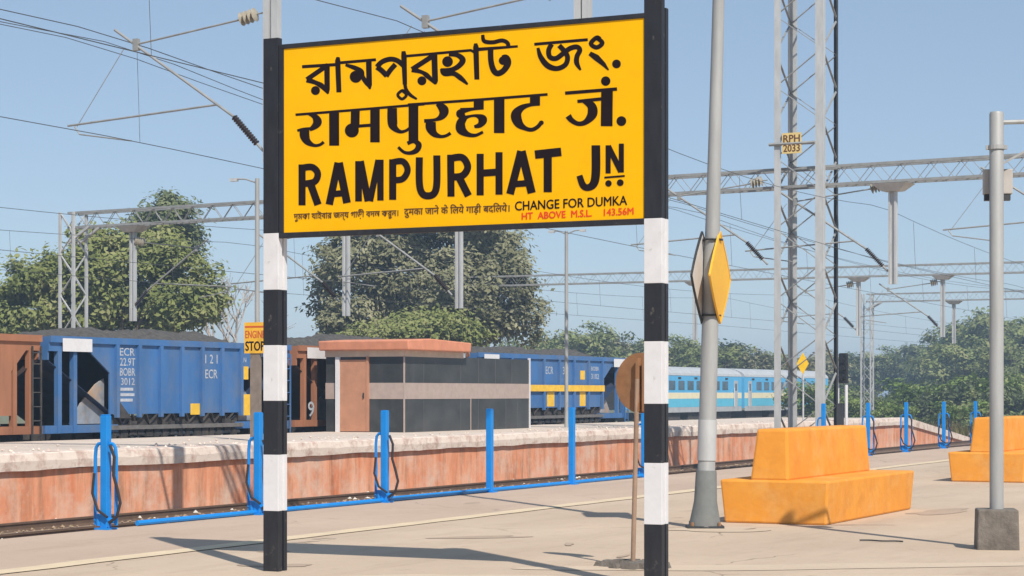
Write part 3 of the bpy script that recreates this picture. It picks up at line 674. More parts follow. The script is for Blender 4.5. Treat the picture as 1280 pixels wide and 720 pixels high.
# ================================================================== WAGONS
ZR = -.75
def wagon(s0, t, label, body, chute, panel, text, group, band=False, ladder_m=None, length=10.2, cut=(1.5, 2.25)):
    o = thing('hopper_wagon', label, 'wagon', P(s0, t - 1.5, ZR), TH, group)
    Lw = length; W = 3.0; H = 3.53
    poly = [(0, H), (Lw, H), (Lw, 3.2), (Lw - cut[0], 3.2), (Lw - cut[1], 2.72), (Lw - cut[1], 1.74), (cut[1], 1.74), (cut[1], 2.72), (cut[0], 3.2), (0, 3.2)]
    poly = poly[::-1]
    MB().prism(poly, 'y', 0, .04).build('side_wall', body, o); MB().prism(poly, 'y', W - .04, W).build('side_wall', body, o)
    MB().box(0, .05, .04, W - .04, 3.0, H).build('end_sheet', body, o); MB().box(Lw - .05, Lw, .04, W - .04, 3.0, H).build('end_sheet', body, o)
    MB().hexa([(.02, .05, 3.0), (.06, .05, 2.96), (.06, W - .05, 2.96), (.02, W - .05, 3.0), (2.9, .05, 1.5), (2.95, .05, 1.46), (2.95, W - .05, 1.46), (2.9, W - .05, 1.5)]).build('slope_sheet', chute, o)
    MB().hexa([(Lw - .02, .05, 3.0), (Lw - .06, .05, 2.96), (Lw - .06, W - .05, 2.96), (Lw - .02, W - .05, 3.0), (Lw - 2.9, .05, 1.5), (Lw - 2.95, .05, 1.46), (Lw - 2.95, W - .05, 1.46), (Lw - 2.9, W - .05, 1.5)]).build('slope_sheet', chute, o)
    M_rp = mat('bulkhead_worn', (.24, .26, .29), .8, .3, 3, dirt=.95, dirtcol=(.52, .27, .07), dirtscale=1.1)
    for a, b in ((1.05, 2.35), (Lw - 1.05, Lw - 2.35)):
        MB().prism([(a, 1.52), (b, 1.52), (b, 2.6), (a + (b - a) * .75, 2.45), (a + (b - a) * .35, 2.05)], 'y', .24, .28).build('bulkhead', M_rp, o)
    MB().box(-.1, 2.6, .02, .24, 1.32, 1.5).build('sole_bar', body, o); MB().box(Lw - 2.6, Lw + .1, .02, .24, 1.32, 1.5).build('sole_bar', body, o)
    MB().box(2.6, Lw - 2.6, .14, .24, 1.3, 1.48).build('sole_bar', M_under, o); MB().box(-.1, Lw + .1, W - .24, W - .12, 1.32, 1.5).build('sole_bar', M_under, o)
    MB().box(.2, Lw - .2, 1.0, 2.0, 1.1, 1.33).box(-.35, Lw + .35, 1.35, 1.65, .98, 1.15).build('underframe', M_under, o)
    # top chord
    MB().box(0, Lw, -.06, 0, H - .13, H + .02).build('top_chord', body, o)
    for k in range(7):
        x = 2.42 + k * (Lw - 4.9) / 6
        rb = MB().box(x, x + .11, -.085, 0, 1.66, H - .131); rb.build('rib', body, o)
    for x in (.32, .88, Lw - .95, Lw - .4):
        MB().box(x, x + .13, -.01, .11, 1.32, 3.2).build('end_post', body, o)
    for x0 in (Lw - .36,):
        ld = MB()
        ld.bar((x0 + .02, -.05, 1.0), (x0 + .02, -.05, 3.3), .035); ld.bar((x0 + .32, -.05, 1.0), (x0 + .32, -.05, 3.3), .035)
        for z in (1.3, 1.62, 1.94, 2.26, 2.58, 2.9, 3.15): ld.bar((x0 + .02, -.05, z), (x0 + .32, -.05, z), .025)
        ld.build('ladder', ladder_m or M_galv_d, o)
    # hopper doors and their gear below the body
    mb = MB()
    for x in (2.9, 4.7, 6.5):
        mb.prism([(x - .1, 1.6), (x + 1.1, 1.6), (x + .8, .55), (x + .2, .55)], 'y', .35, W - .35)
    mb.build('hopper_door', M_under, o)
    mb = MB()
    for x in (2.9, 4.7, 6.5):
        mb.bar((x, .2, 1.6), (x + .5, .12, 1.05), .07); mb.bar((x + 1.0, .2, 1.6), (x + .5, .12, 1.05), .07)
    mb.tube([(2.3, .1, 1.25), (Lw - 2.3, .1, 1.25)], .04, 6); mb.build('door_gear', M_galv_d, o)
    for xb in (1.2, Lw - 1.2):
        bg_ = MB().prism([(xb - 1.35, .62), (xb - 1.2, .75), (xb - .4, .8), (xb - .3, 1.0), (xb + .3, 1.0), (xb + .4, .8), (xb + 1.2, .75), (xb + 1.35, .62), (xb + 1.2, .42), (xb + .5, .55), (xb + .3, .3), (xb - .3, .3), (xb - .5, .55), (xb - 1.2, .42)], 'y', .3, .45).box(xb - .25, xb + .25, .45, W - .45, .5, .95).build('bogie', M_under, o)
        for xw in (xb - .95, xb + .95):
            MB().tube([(xw, .5, .5), (xw, .62, .5)], .5, 24).tube([(xw, W - .62, .5), (xw, W - .5, .5)], .5, 24).tube([(xw, .6, .5), (xw, W - .6, .5)], .08, 10).build('wheelset', M_under, bg_)
        sp = MB()
        for dx in (-.18, 0, .18): sp.tube([(xb + dx, .28, .35), (xb + dx, .28, .85)], .07, 8)
        sp.build('spring', M_rust, bg_)
        br_ = MB().box(xb - .6, xb - .2, .15, .55, 1.0, 1.3).tube([(xb + .1, .4, 1.2), (xb + .7, .4, 1.2)], .14, 10)
        br_.build('brake_gear', M_under, o)
    cl = MB(); rr_ = random.Random(int(s0 * 10))
    for k in range(16):
        x = 2.4 + k * (Lw - 4.8) / 16; cl.box(x, x + rr_.uniform(.1, .3), .03, .13, rr_.uniform(1.12, 1.3), rr_.uniform(1.36, 1.6))
    for k in range(9):
        x = 2.6 + k * (Lw - 5.2) / 9; cl.bar((x, .02, 1.74), (x + .22, .1, 1.5), .05); cl.bar((x + .44, .02, 1.74), (x + .22, .1, 1.5), .05)
    cl.box(2.35, Lw - 2.35, .1, .14, 1.2, 1.7)
    cl.build('underbody_gear', M_under, o)
    MB().box(2.3, Lw - 2.3, -.03, .015, 1.37, 1.47).build('side_channel', mat('dusty_steel', (.15, .14, .135), .8, .25, 5), o)
    for x in (-.4, Lw + .4):
        MB().box(x - .22, x + .22, 1.35, 1.65, .92, 1.18).build('coupler', M_under, o)
    if panel:
        for x0, x1 in ((.42, 1.5),) + (((Lw - 1.4, Lw - .3),)):
            MB().box(x0, x1, -.067, -.061, 3.2, H - .03).build('white_panel', M_white, o)
    if band:
        MB().box(2.32, Lw - 2.32, -.091, -.086, 2.3, 2.52).build('yellow_band', M_yelpaint, o)
    for args in text:
        kind, s_, x, z, w, h = args
        if kind == 'y':
            MB().box(x, x + w, -.008, -.002, z, z + h).build('data_panel', M_yelpaint, o)
        elif kind == 'w':
            MB().box(x, x + w, -.008, -.002, z, z + h).build('data_panel', M_mark, o)
        elif kind == 'k':
            MB().prism([(x, z), (x + w, z), (x, z + h)], 'y', -.008, -.002).build('recess_shade', M_under, o)  # flat dark triangle on the wall, painted to imitate a cutout's shade
        else:
            mb = MB(); text_on(mb, s_, (x, -.006, z), (1, 0, 0), (0, 0, 1), w, h, .012); mb.build('lettering', M_mark if kind == 't' else M_yelpaint, o, recalc=False)
    return o
G = 'coal hopper wagons standing behind the far platform'
coal_r = random.Random(17)
def coal(s0, t, label, hmax, seed, length=10.2):
    r_ = random.Random(seed); nx, ny = 70, 20; vs = []; fs = []
    ph = [r_.uniform(0, 6.28) for _ in range(6)]
    for i in range(nx + 1):
        for j in range(ny + 1):
            x = .08 + (length - .16) * i / nx; y = .05 + 2.9 * j / ny
            ex = min(1, min(x, length - x) / 2.6); ey = min(1, min(y, 3 - y) / 1.1)
            h = hmax * (ex ** .8) * (ey ** .9) * (1 + .1 * math.sin(x * 1.3 + ph[0]) + .07 * math.sin(x * 2.7 + ph[1]))
            vs.append((x, y, -.08 + h + r_.gauss(0, .022)))
    for i in range(nx):
        for j in range(ny): a = i * (ny + 1) + j; fs.append((a, a + ny + 1, a + ny + 2, a + 1))
    o = MB().add(vs, fs).build('coal_load', M_coal, None, P(s0, t - 1.5, ZR + 3.5), TH)
    return tag(o, label, 'coal', 'coal heaped in the wagons')
tw = [('t', 'ECR', 2.64, 3.14, .58, .18), ('t', '22.9T', 2.64, 2.9, .6, .18), ('t', 'BOBR', 2.64, 2.66, .6, .18), ('t', '3012', 2.68, 2.44, .54, .16), ('w', '', 2.66, 2.3, .5, .07), ('w', '', 2.66, 2.17, .55, .07), ('w', '', 2.66, 2.04, .48, .07), ('k', '', 2.6, 1.64, .5, .42),
      ('t', '1 2 1', 6.2, 3.0, .54, .22), ('t', 'ECR', 6.2, 2.62, .54, .22), ('y', '', 5.55, 1.7, .4, .28), ('y', '', 7.75, 2.6, .42, .34), ('y', '', 7.75, 1.66, .5, .55), ('t', 'RTN', 7.72, 3.05, .35, .12)]
wagon(27.0, 31.5, 'brown coal hopper wagon cut off by the left edge of the photo', M_wbrown, M_wbrown_d, False, [('t', '9', 6.4, 1.9, .3, .4), ('y', '', 7.9, 2.05, .4, .4)], G, cut=(.5, 1.0), ladder_m=M_under)
coal(27.0, 31.5, 'dark coal heap in the brown wagon at the left edge', .35, 1)
wagon(37.5, 31.5, 'blue coal hopper wagon with white end panels left of the name board', M_wblue, M_wblue_d, True, tw, G, ladder_m=M_wblue)
coal(37.5, 31.5, 'dark coal heap rising highest, in the blue wagon left of the name board', .38, 2)
wagon(48.1, 31.5, 'brown coal hopper wagon mostly hidden behind the kiosk', M_wbrown, M_wbrown_d, True, [('t', '9', .55, 1.6, .32, .4), ('t', '1', 2.6, 2.2, .3, .4)], G)
coal(48.1, 31.5, 'dark coal heap behind the terracotta roof slab', .48, 3)
tw2 = [('t', 'ECR', 5.2, 2.9, .6, .25), ('t', '30', 6.6, 2.9, .4, .25), ('y', '', 8.1, 2.72, .4, .32), ('t', 'BOBR', 9.05, 3.05, .7, .14), ('t', '3102', 9.05, 2.75, .7, .18), ('y', '', 5.3, 1.78, .6, .5), ('y', '', 8.05, 1.78, .5, .5), ('t', 'N', 2.75, 2.8, .4, .3), ('k', '', 9.9, 1.66, .35, .45)]
wagon(58.9, 31.5, 'blue coal hopper wagon with a yellow band between the kiosk and the disc sign', M_wblue, M_wblue_d, True, tw2, G, ladder_m=M_wblue, band=True, length=12.4)
coal(58.9, 31.5, 'low dark coal heap in the yellow banded blue wagon', .36, 4, length=12.4)

# ================================================================== PASSENGER COACHES
def coach():
    o = thing('passenger_coach', '-', 'coach', (0, 0, 0), TH, 'light blue passenger coaches on the distant track')
    Lc, W, = 20.0, 3.2
    MB().box(0, Lc, 0, W, 1.15, 3.4).build('body', M_coachblue, o)
    arc = [(-.02, 3.4)] + [(W / 2 - (W / 2 + .02) * math.cos(a * math.pi / 12), 3.4 + .62 * math.sin(a * math.pi / 12)) for a in range(1, 12)] + [(W + .02, 3.4)]
    MB().prism(arc, 'x', 0, Lc).build('roof', M_coachgrey, o)
    MB().box(.02, Lc - .02, -.012, 0, 1.86, 2.26).build('cream_band', M_coachcream, o)
    MB().box(.02, Lc - .02, -.012, 0, 1.3, 1.85).build('lower_panel', M_coachteal, o)
    MB().box(.02, Lc - .02, -.014, 0, .95, 1.29).build('skirt', M_coachgrey, o)
    for k in range(9):
        x = 2.6 + k * 1.68
        w = MB().box(x, x + 1.1, -.02, 0, 2.45, 3.05).build('window', M_glass, o)
    for k in range(6):
        x = 1.6 + k * 3.0; MB().box(x, x + .5, -.03, 0, 3.18, 3.3).build('vent', M_dark, o)
    for x in (.8, Lc - 1.6):
        d = MB().box(x, x + .75, -.02, 0, 1.2, 3.1).build('door', M_coachgrey, o); MB().box(x + .2, x + .55, -.03, -.021, 2.4, 2.9).build('pane', M_glass, d)
        MB().tube([(x - .1, -.08, 1.3), (x - .1, -.08, 2.6)], .03, 6).build('hand_rail', M_white, o)
    MB().box(-.45, 0, .9, 2.3, 1.2, 3.3).build('gangway', M_dark, o)
    for xb in (3.0, Lc - 3.0):
        bg_ = MB().box(xb - 1.7, xb + 1.7, .3, W - .3, .45, .95).build('bogie', M_under, o)
        for xw in (xb - 1.25, xb + 1.25): MB().tube([(xw, .45, .46), (xw, .6, .46)], .46, 18).tube([(xw, W - .6, .46), (xw, W - .45, .46)], .46, 18).build('wheelset', M_under, bg_)
    MB().box(6, 8.5, .2, 1.2, .4, 1.0).box(10, 13, .2, 1.2, .45, 1.0).build('equipment_box', M_under, o)
    return o
c1 = coach(); c1.location = P(140.5, 50, -.75); c1['label'] = 'light blue passenger coach behind the lattice tower, rightmost of the two'
c2 = copy_tree(c1); c2.location = P(119.9, 50, -.75); c2['label'] = 'light blue passenger coach seen between the right striped post and the silver lamp pole'

# ================================================================== OVERHEAD LINE
def lattice(mb, p0, p1, a, b, ch, lace, step, axis_up=(0, 0, 1)):
    """box lattice between p0 and p1: section a (side) by b (up)"""
    p0 = Vector(p0); p1 = Vector(p1); d = (p1 - p0); L_ = d.length; d.normalize(); u = Vector(axis_up)
    side = d.cross(u).normalized(); up = side.cross(d).normalized()
    cs = [side * (sx * a / 2) + up * (sz * b / 2) for sx, sz in ((-1, -1), (1, -1), (1, 1), (-1, 1))]
    for c in cs: mb.bar(p0 + c, p1 + c, ch, ch, up)
    n = max(1, int(L_ / step))
    for k in range(n):
        for i in range(4):
            c0, c1_ = (cs[i], cs[(i + 1) % 4]) if (k + i) % 2 == 0 else (cs[(i + 1) % 4], cs[i])
            mb.bar(p0 + d * (L_ * k / n) + c0, p0 + d * (L_ * (k + 1) / n) + c1_, lace, lace * .4, up)
def drop_arm(parent, t, ztop, zbot, w=.21):
    a = MB().box(-.07, .07, t - w / 2, t - w / 2 + .05, zbot, ztop).box(-.07, .07, t + w / 2 - .05, t + w / 2, zbot, ztop).box(-.015, .015, t - w / 2 + .0501, t + w / 2 - .0501, zbot, ztop)
    arm = a.build('drop_arm', M_galv, parent)
    MB().hexa([(-.2, t - .25, ztop - .12), (.2, t - .25, ztop - .12), (.2, t + .25, ztop - .12), (-.2, t + .25, ztop - .12), (-.34, t - .5, ztop + .08), (.34, t - .5, ztop + .08), (.34, t + .5, ztop + .08), (-.34, t + .5, ztop + .08)]).build('head_plate', M_galv, arm)
def portal(s, t0, t1, zb, label, arms, up_l=True, up_r=True, zg=ZB, h=.55, skew=0.0):
    o = thing('overhead_portal', label, 'portal', P(s, 0, 0), TH - math.atan(skew), 'steel portals carrying the overhead wires')
    mb = MB(); lattice(mb, (0, t0, zb + h / 2), (0, t1, zb + h / 2), .5, h - .06, .07, .026, .42); mb.build('beam', M_galv_d, o)
    for on, t in ((up_l, t1), (up_r, t0)):
        if on:
            mb = MB(); lattice(mb, (0, t, zg), (0, t, zb + h), .62, .62, .085, .05, .7, (0, 1, 0))
            q = -1 if t == t1 else 1
            for sx in (-.25, .25): mb.bar((sx, t, zb - .5), (sx, t + q * .95, zb + .02), .08)
            mb.build('upright', M_galv, o)
    for (t, zbot) in arms: drop_arm(o, t, zb - .1, zbot)
    return o
def insulator(mb, p, q, r=.075, n=6):
    p = Vector(p); q = Vector(q); pts = []; rs = []
    for i in range(n):
        a = p.lerp(q, (i + .1) / n); b = p.lerp(q, (i + .5) / n); c = p.lerp(q, (i + .9) / n)
        pts += [a, b, c]; rs += [r * .4, r, r * .4]
    mb.tube(pts, rs, 10)
def cantilever(s, t, z, side, label, thick=1.0):
    """z = height of the lower hinge; reaches out on +n (side=1) or -n (side=-1)"""
    o = thing('cantilever_bracket', label, 'bracket', P(s, t, z), TH, 'insulated brackets holding the overhead wires')
    A = lambda y, zz: (0, y * side, zz)
    MB().tube([A(.62, .62), A(3.05, 2.25)], .024 * thick, 8).tube([A(0.02, 0), A(.16, .14)], .024 * thick, 8).build('bracket_tube', M_galv_d, o)
    MB().tube([A(.02, 2.3), A(.16, 2.29)], .014 * thick, 6).tube([A(.5, 2.22), A(2.65, 1.96)], .017 * thick, 6).build('tie_rod', M_galv_d, o)
    MB().tube([A(.95, .84), A(4.05, .66)], .019 * thick, 6).build('registration_arm', M_galv_d, o)
    MB().tube([A(3.9, .64), A(3.8, .5), A(2.7, .33)], .014 * thick, 6).tube([A(3.85, .64), A(2.85, 1.92)], .007 * thick, 5).build('steady_arm', M_galv_d, o)
    i1 = MB(); insulator(i1, A(.16, .14), A(.62, .62), .06 * thick, 13); i1.build('insulator', M_insul_d, o, smooth=True)
    i2 = MB(); insulator(i2, A(.16, 2.29), A(.5, 2.22), .12 * thick, 4); i2.build('insulator', M_insul, o, smooth=True)
    MB().box(-.04, .04, side * 2.6 - .05, side * 2.6 + .05, 1.86, 2.06).build('saddle_clamp', M_galv_d, o)
    return o
def near_arm(o, t, w, zbot, ztop):
    a = MB().box(-.07, .07, t - w / 2, t - w / 2 + .11, zbot, ztop).box(-.07, .07, t + w / 2 - .11, t + w / 2, zbot, ztop).box(-.02, .02, t - w / 2 + .111, t + w / 2 - .111, zbot, ztop)
    a.build('drop_arm', M_galv, o)
S1 = 28.8
o = portal(S1, 9.2, 33.0, 9.6, 'nearest overhead portal, only its two grey drop arms showing above the name board', [], True, False, h=.36)
near_arm(o, 18.45, .27, 5.3, 9.6); near_arm(o, 12.85, .25, 5.2, 9.6)
cantilever(S1, 18.58, 5.47, 1, 'insulated bracket reaching left from the grey arm left of the name board')
cantilever(S1, 12.98, 5.42, 1, 'insulated bracket peeking over the top edge of the name board')
S2 = 55.0
SK = .0954
portal(52.56, 4.0, 44.6, 7.1, 'long lattice portal with a three legged upright above the left trees', [(15.1, 4.4), (28.9, 4.05), (33.1, 3.9), (41.9, 3.9)], True, False, skew=SK)
cantilever(52.56 + SK * 29.0, 29.0, 4.45, 1, 'insulated bracket hanging in front of the large tree below the name board', 1.3)
cantilever(52.56 + SK * 33.2, 33.2, 4.35, 1, 'insulated bracket just right of the left striped post above the coal', 1.3)
cantilever(52.56 + SK * 41.75, 41.75, 4.3, -1, 'insulated bracket in front of the left green tree', 1.2)
cantilever(52.56 + SK * 15.15, 15.15, 4.75, 1, 'insulated bracket right of the lattice tower under the portal beam', 1.2)
cantilever(52.56 + SK * 9.5, 9.5, 5.1, 1, 'insulated bracket under the beam left of the silver pipe post', 1.2)
S3 = 99
portal(S3, 10, 55, 7.2, 'second lattice portal farther off, behind the pipe post', [(37.9, 4.2), (29.3, 4.3), (25.1, 4.2)], True, False)
cantilever(S3, 25.2, 4.6, 1, 'distant insulated bracket on the middle portal, right of the tower', 1.5)
cantilever(S3, 29.4, 4.6, 1, 'distant insulated bracket on the middle portal, nearest to the tower', 1.5)
S4 = 129
portal(S4, 12, 37.6, 7.3, 'small distant portal in front of the far trees on the right', [(32, 4.6)], True, False)

def overhead(t, label, sup, s0=-12, s1=260, feeder=False):
    """sup: list of (s, contact z, messenger z)"""
    o = thing('overhead_line', label, 'overhead wire', P(0, t, 0), TH, 'overhead electric lines above the tracks')
    def at_s(s, k, sag):
        for a, b in zip(sup, sup[1:]):
            if a[0] <= s <= b[0]:
                f = (s - a[0]) / (b[0] - a[0]); return a[k] + (b[k] - a[k]) * f - 4 * sag * f * (1 - f)
        return sup[-1][k]
    ss = [s0 + (s1 - s0) * i / 136 for i in range(137)]
    MB().tube([(s, 0, at_s(s, 1, 0.02)) for s in ss], .007, 5).build('contact_wire', M_wire, o)
    MB().tube([(s, 0, at_s(s, 2, .55)) for s in ss], .007, 5).build('catenary_cable', M_wire, o)
    s = s0 + 4
    while s < min(s1, 130):
        MB().tube([(s, 0, at_s(s, 1, .02)), (s, 0.06, at_s(s, 2, .55))], .005, 4).build('dropper', M_wire, o); s += 7.4
    if feeder:
        MB().tube([(s, .55, at_s(s, 2, .3) + .28) for s in ss], .0085, 5).tube([(s, .8, at_s(s, 2, .4) + .12) for s in ss], .007, 5).build('feeder_cable', M_wire, o)
    return o
overhead(21.25, 'overhead line crossing the sky left of the name board', [(-30, 5.85, 7.35), (S1, 5.8, 7.4), (S2, 5.35, 6.75), (S3, 4.95, 6.4), (160, 4.95, 6.4), (260, 4.9, 6.3)], feeder=True)
overhead(15.65, 'overhead line above the track nearest to the platform, passing over the name board', [(-30, 5.8, 7.3), (S1, 5.8, 7.3), (S2, 5.1, 6.6), (S3, 4.95, 6.4), (160, 4.95, 6.4), (260, 4.9, 6.3)])
overhead(32.0, 'overhead line above the coal wagons', [(-30, 4.9, 6.4), (12, 4.9, 6.4), (S2, 4.85, 6.35), (S3, 4.95, 6.4), (160, 4.95, 6.4), (260, 4.9, 6.3)])
overhead(36.3, 'overhead line just behind the coal wagons', [(-30, 4.9, 6.3), (12, 4.9, 6.3), (S2, 4.75, 6.25), (S3, 4.9, 6.35), (160, 4.9, 6.3), (260, 4.9, 6.3)])

# ------------------------------------------------------------------ lattice tower
TS, TT = 54.27, 17.7
tb = at(1018, 0, depth_t(1018, 17.75)); 
tw_ = thing('lattice_tower', 'tall four legged lattice steel tower behind the orange bench', 'tower', P(53.65, 16.86, ZB), TH)
HT = 17.4; A_ = 1.38; w_ = .2
for (x, y, wd, m) in ((0, 0, .22, M_galv), (A_, 0, .12, M_dark), (0, A_, .19, M_galv), (A_, A_, .2, M_galv)):  # right-hand leg is the same steel, its shade put into a darker colour
    dx = 1 if x == 0 else -1; dy = 1 if y == 0 else -1
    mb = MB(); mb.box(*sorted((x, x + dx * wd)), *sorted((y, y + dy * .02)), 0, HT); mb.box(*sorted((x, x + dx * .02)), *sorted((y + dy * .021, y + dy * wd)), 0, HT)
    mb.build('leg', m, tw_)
mb = MB(); nb = 9
for k in range(nb):
    z0, z1 = HT * k / nb, HT * (k + 1) / nb; zm = (z0 + z1) / 2
    for (p, q) in (((.03, .03), (.03, A_ - .03)), ((.03, .03), (A_ - .03, .03)), ((A_ - .03, .03), (A_ - .03, A_ - .03)), ((.03, A_ - .03), (A_ - .03, A_ - .03))):
        mb.bar((*p, z0), (*q, zm), .055, .02); mb.bar((*q, zm), (*p, z1), .055, .02)
mb.build('bracing', M_galv_d, tw_)
MB().box(-.3, A_ + .3, -.3, A_ + .3, -.2, .25).build('foundation', M_conc, tw_)
zpl = at(988, 178, 55.7).z
pl_ = thing('number_plate', 'small yellow number plate with RPH over four digits, fixed high on the lattice tower', 'sign', P(TS - .66, TT + .02, zpl), board_rot)
MB().box(-.27, .27, -.03, -.01, -.27, .29).build('plate', mat('plate_cream', (.66, .50, .20), .6, .1), pl_)
mb = MB(); text_on(mb, 'RPH', (-.23, -.033, .04), (1, 0, 0), (0, 0, 1), .46, .19, .03); text_on(mb, '2033', (-.23, -.033, -.22), (1, 0, 0), (0, 0, 1), .46, .19, .03); mb.build('lettering', mat('plate_letters', (.12, .05, .02), .6), pl_, recalc=False)
MB().tube([(-.65, 0, 0), (.65, 0, 0)], .05, 6).build('bracket', M_galv_d, pl_)
cantilever(TS - .64, TT + .7, 5.0, 1, 'insulated bracket reaching left from the lattice tower', 1.2)

# small yellow marker and a colour light signal beyond the tower
mk = at(1004, 0, 78); mk.z = -.3
o = thing('speed_marker', 'small yellow diamond marker on a thin post seen through the tower legs', 'sign', mk, board_rot)
MB().tube([(0, 0, 0), (0, 0, 3.2)], .035, 8).build('post', M_galv, o)
MB().prism([(0, 2.5), (.24, 2.9), (0, 3.32), (-.24, 2.9)], 'y', -.07, -.05).build('plate', mat('bright_yellow', (.85, .52, .01), .5, .1), o)
sg = at(1054, 0, 78); sg.z = -.4
o = thing('colour_light_signal', 'black signal head on a white post right of the lattice tower', 'signal', sg, board_rot)
MB().tube([(.12, 0, 0), (.12, 0, 2.2)], .06, 10).build('post', M_white, o)
MB().box(-.17, .17, -.08, .14, 2.25, 3.4).build('signal_head', M_red_lamp, o, bevel=.05)
mb = MB()
for z in (2.5, 2.82, 3.14): mb.tube([(0, -.08, z), (0, -.26, z)], .11, 12)
mb.build('lamp_hood', M_red_lamp, o)
mb = MB(); mb.bar((-.3, 0, 0), (-.3, 0, 3.0), .09)
mb.bar((-.18, 0, .3), (-.18, 0, 3.0), .04)
for k in range(8): mb.bar((-.3, 0, .3 + k * .33), (-.18, 0, .3 + k * .33), .03)
mb.build('ladder', M_white, o)
mb = MB().box(-.2, .0, -.1, .1, .4, 1.5); mb.build('equipment_box', M_dark, o)

# ================================================================== TREES
F_green = foliage('leaves_bright', (0.099, 0.122, 0.040), (0.224, 0.257, 0.087), (0.328, 0.328, 0.152))
F_dusty = foliage('leaves_dusty', (0.105, 0.112, 0.062), (0.235, 0.235, 0.135), (0.37, 0.36, 0.23))
F_far = foliage('leaves_far', (0.107, 0.134, 0.055), (0.229, 0.275, 0.107), (0.328, 0.328, 0.153))
F_dark = foliage('leaves_dark', (0.064, 0.083, 0.045), (0.141, 0.174, 0.086), (0.238, 0.261, 0.135))
LEAF_UP = (Vector((0, 0, .8)) + to_sun * .8).normalized()      # leaves turn their faces up and to the light
def crown(blobs, n, size, seed, m, parent, gaps=.35):
    r_ = random.Random(seed); vs = []; fs = []
    from mathutils import noise
    wts = [b[3] * b[4] * b[5] for b in blobs]; tot = sum(wts)
    for (cx, cy, cz, rx, ry, rz), w in zip(blobs, wts):
        k = int(n * w / tot); rc = max(.62, size * 2.9); per = 60
        for _c in range(max(3, int(1.5 * k) // per)):
            d = Vector((r_.gauss(0, 1), r_.gauss(0, 1), r_.gauss(0, 1))).normalized()
            rr = r_.uniform(.55, 1) if r_.random() < .85 else r_.random()
            wob = 1 + .3 * noise.noise(Vector((d.x * 2.2 + cx, d.y * 2.2 + cy, d.z * 2.2 + cz)))
            ctr = Vector((cx + d.x * rx * rr * wob, cy + d.y * ry * rr * wob, cz + d.z * rz * rr * wob))
            if noise.noise(ctr * .7 + Vector((seed, 0, 0))) < -.36 + gaps * .4: continue
            q = r_.uniform(.65, 1.35)
            for _l in range(int(per * q)):
                o3 = Vector((r_.gauss(0, 1), r_.gauss(0, 1), r_.gauss(0, .6))) * rc * .5 * q
                p = ctr + o3
                nrm = (d * .35 + LEAF_UP * .95 + o3.normalized() * .45 + Vector((r_.uniform(-1, 1), r_.uniform(-1, 1), r_.uniform(-1, 1))) * .75).normalized()
                a = nrm.orthogonal().normalized(); a = (Matrix.Rotation(r_.uniform(0, 6.28), 3, nrm) @ a); b = nrm.cross(a)
                s = size * r_.uniform(.5, 1.15); L_ = a * s; W_ = b * s * r_.uniform(.35, .6); up = nrm * s * .18
                i = len(vs); vs += [p - L_, p - W_ - up * .3 + L_ * .1, p + L_ - up, p + W_ - up * .3 + L_ * .1]; fs.append((i, i + 1, i + 2, i + 3))
    me = bpy.data.meshes.new('crown'); me.from_pydata([tuple(v) for v in vs], [], fs); me.materials.append(m); me.update()
    o = bpy.data.objects.new('crown', me); C.objects.link(o); o.parent = parent
    return o
def limbs(parent, base_r, th, tips, m, seed, name='trunk'):
    r_ = random.Random(seed); mb = MB()
    mb.tube([(0, 0, -.3), (.05, .03, th * .5), (-.05, 0, th)], [base_r * 1.3, base_r, base_r * .8], 9)
    for tp in tips:
        t = Vector(tp); st_ = Vector((0, 0, th * .85)); mid = st_.lerp(t, .5) + Vector((r_.uniform(-.3, .3), r_.uniform(-.3, .3), .2))
        mb.tube([st_, mid, t], [base_r * .55, base_r * .35, base_r * .12], 6)
        for _ in range(3):
            e = t + Vector((r_.uniform(-1, 1), r_.uniform(-1, 1), r_.uniform(.1, 1))) * 1.1
            mb.tube([mid.lerp(t, r_.uniform(.2, .9)), e], [base_r * .14, base_r * .05], 5)
    return mb.build(name, m, parent)
GZ = -1.0
def tree(name, label, loc, blobs, n, size, seed, m, th=2.5, br=.25, group='trees beyond the railway', bark=None):
    o = thing(name, label, 'tree', loc, 0, group)
    limbs(o, br, th, [(b[0], b[1], b[2]) for b in blobs[:14]], bark or M_bark, seed)
    crown(blobs, n, size, seed, m, o)
    return o
def px_blobs(Y, spec, ydepth=.9):
    """spec: (px, py, rx_px, ry_px[, dy]) relative list -> local blobs around the tree base"""
    k = Y / F; xs = [s[0] for s in spec]; cx = (min(xs) + max(xs)) / 2
    base = at(cx, 0, Y); base.z = GZ; r_ = random.Random(int(cx))
    bl = []
    for s in spec:
        q = at(s[0], s[1], Y); bl.append((q.x - base.x, (s[4] if len(s) > 4 else r_.uniform(-1.6, 1.6)), q.z - GZ, s[2] * k, s[2] * k * ydepth, s[3] * k))
    return base, bl
# left bright green tree
b, bl = px_blobs(98, [(40, 350, 48, 30), (20, 395, 60, 34), (105, 318, 50, 34), (110, 370, 60, 40), (160, 345, 52, 40), (175, 395, 60, 30), (215, 335, 42, 34), (235, 380, 48, 34), (265, 365, 26, 36), (150, 300, 34, 22), (70, 410, 60, 26), (200, 310, 40, 26)])
tree('leafy_tree', 'spreading bright green tree behind the left wagons', b, bl, 46000, .17, 5, F_green)
b, bl = px_blobs(112, [(215, 268, 30, 20), (200, 285, 26, 20), (232, 290, 18, 26), (180, 280, 18, 12), (222, 315, 22, 22)])
tree('leafy_tree', 'darker tree top rising behind the bright green tree', b, bl, 9000, .17, 6, F_dark)
b, bl = px_blobs(100, [(-60, 370, 60, 50), (-20, 400, 60, 40), (-110, 380, 60, 50)])
tree('leafy_tree', 'green tree cut off by the left photo edge', b, bl, 9000, .18, 61, F_green)
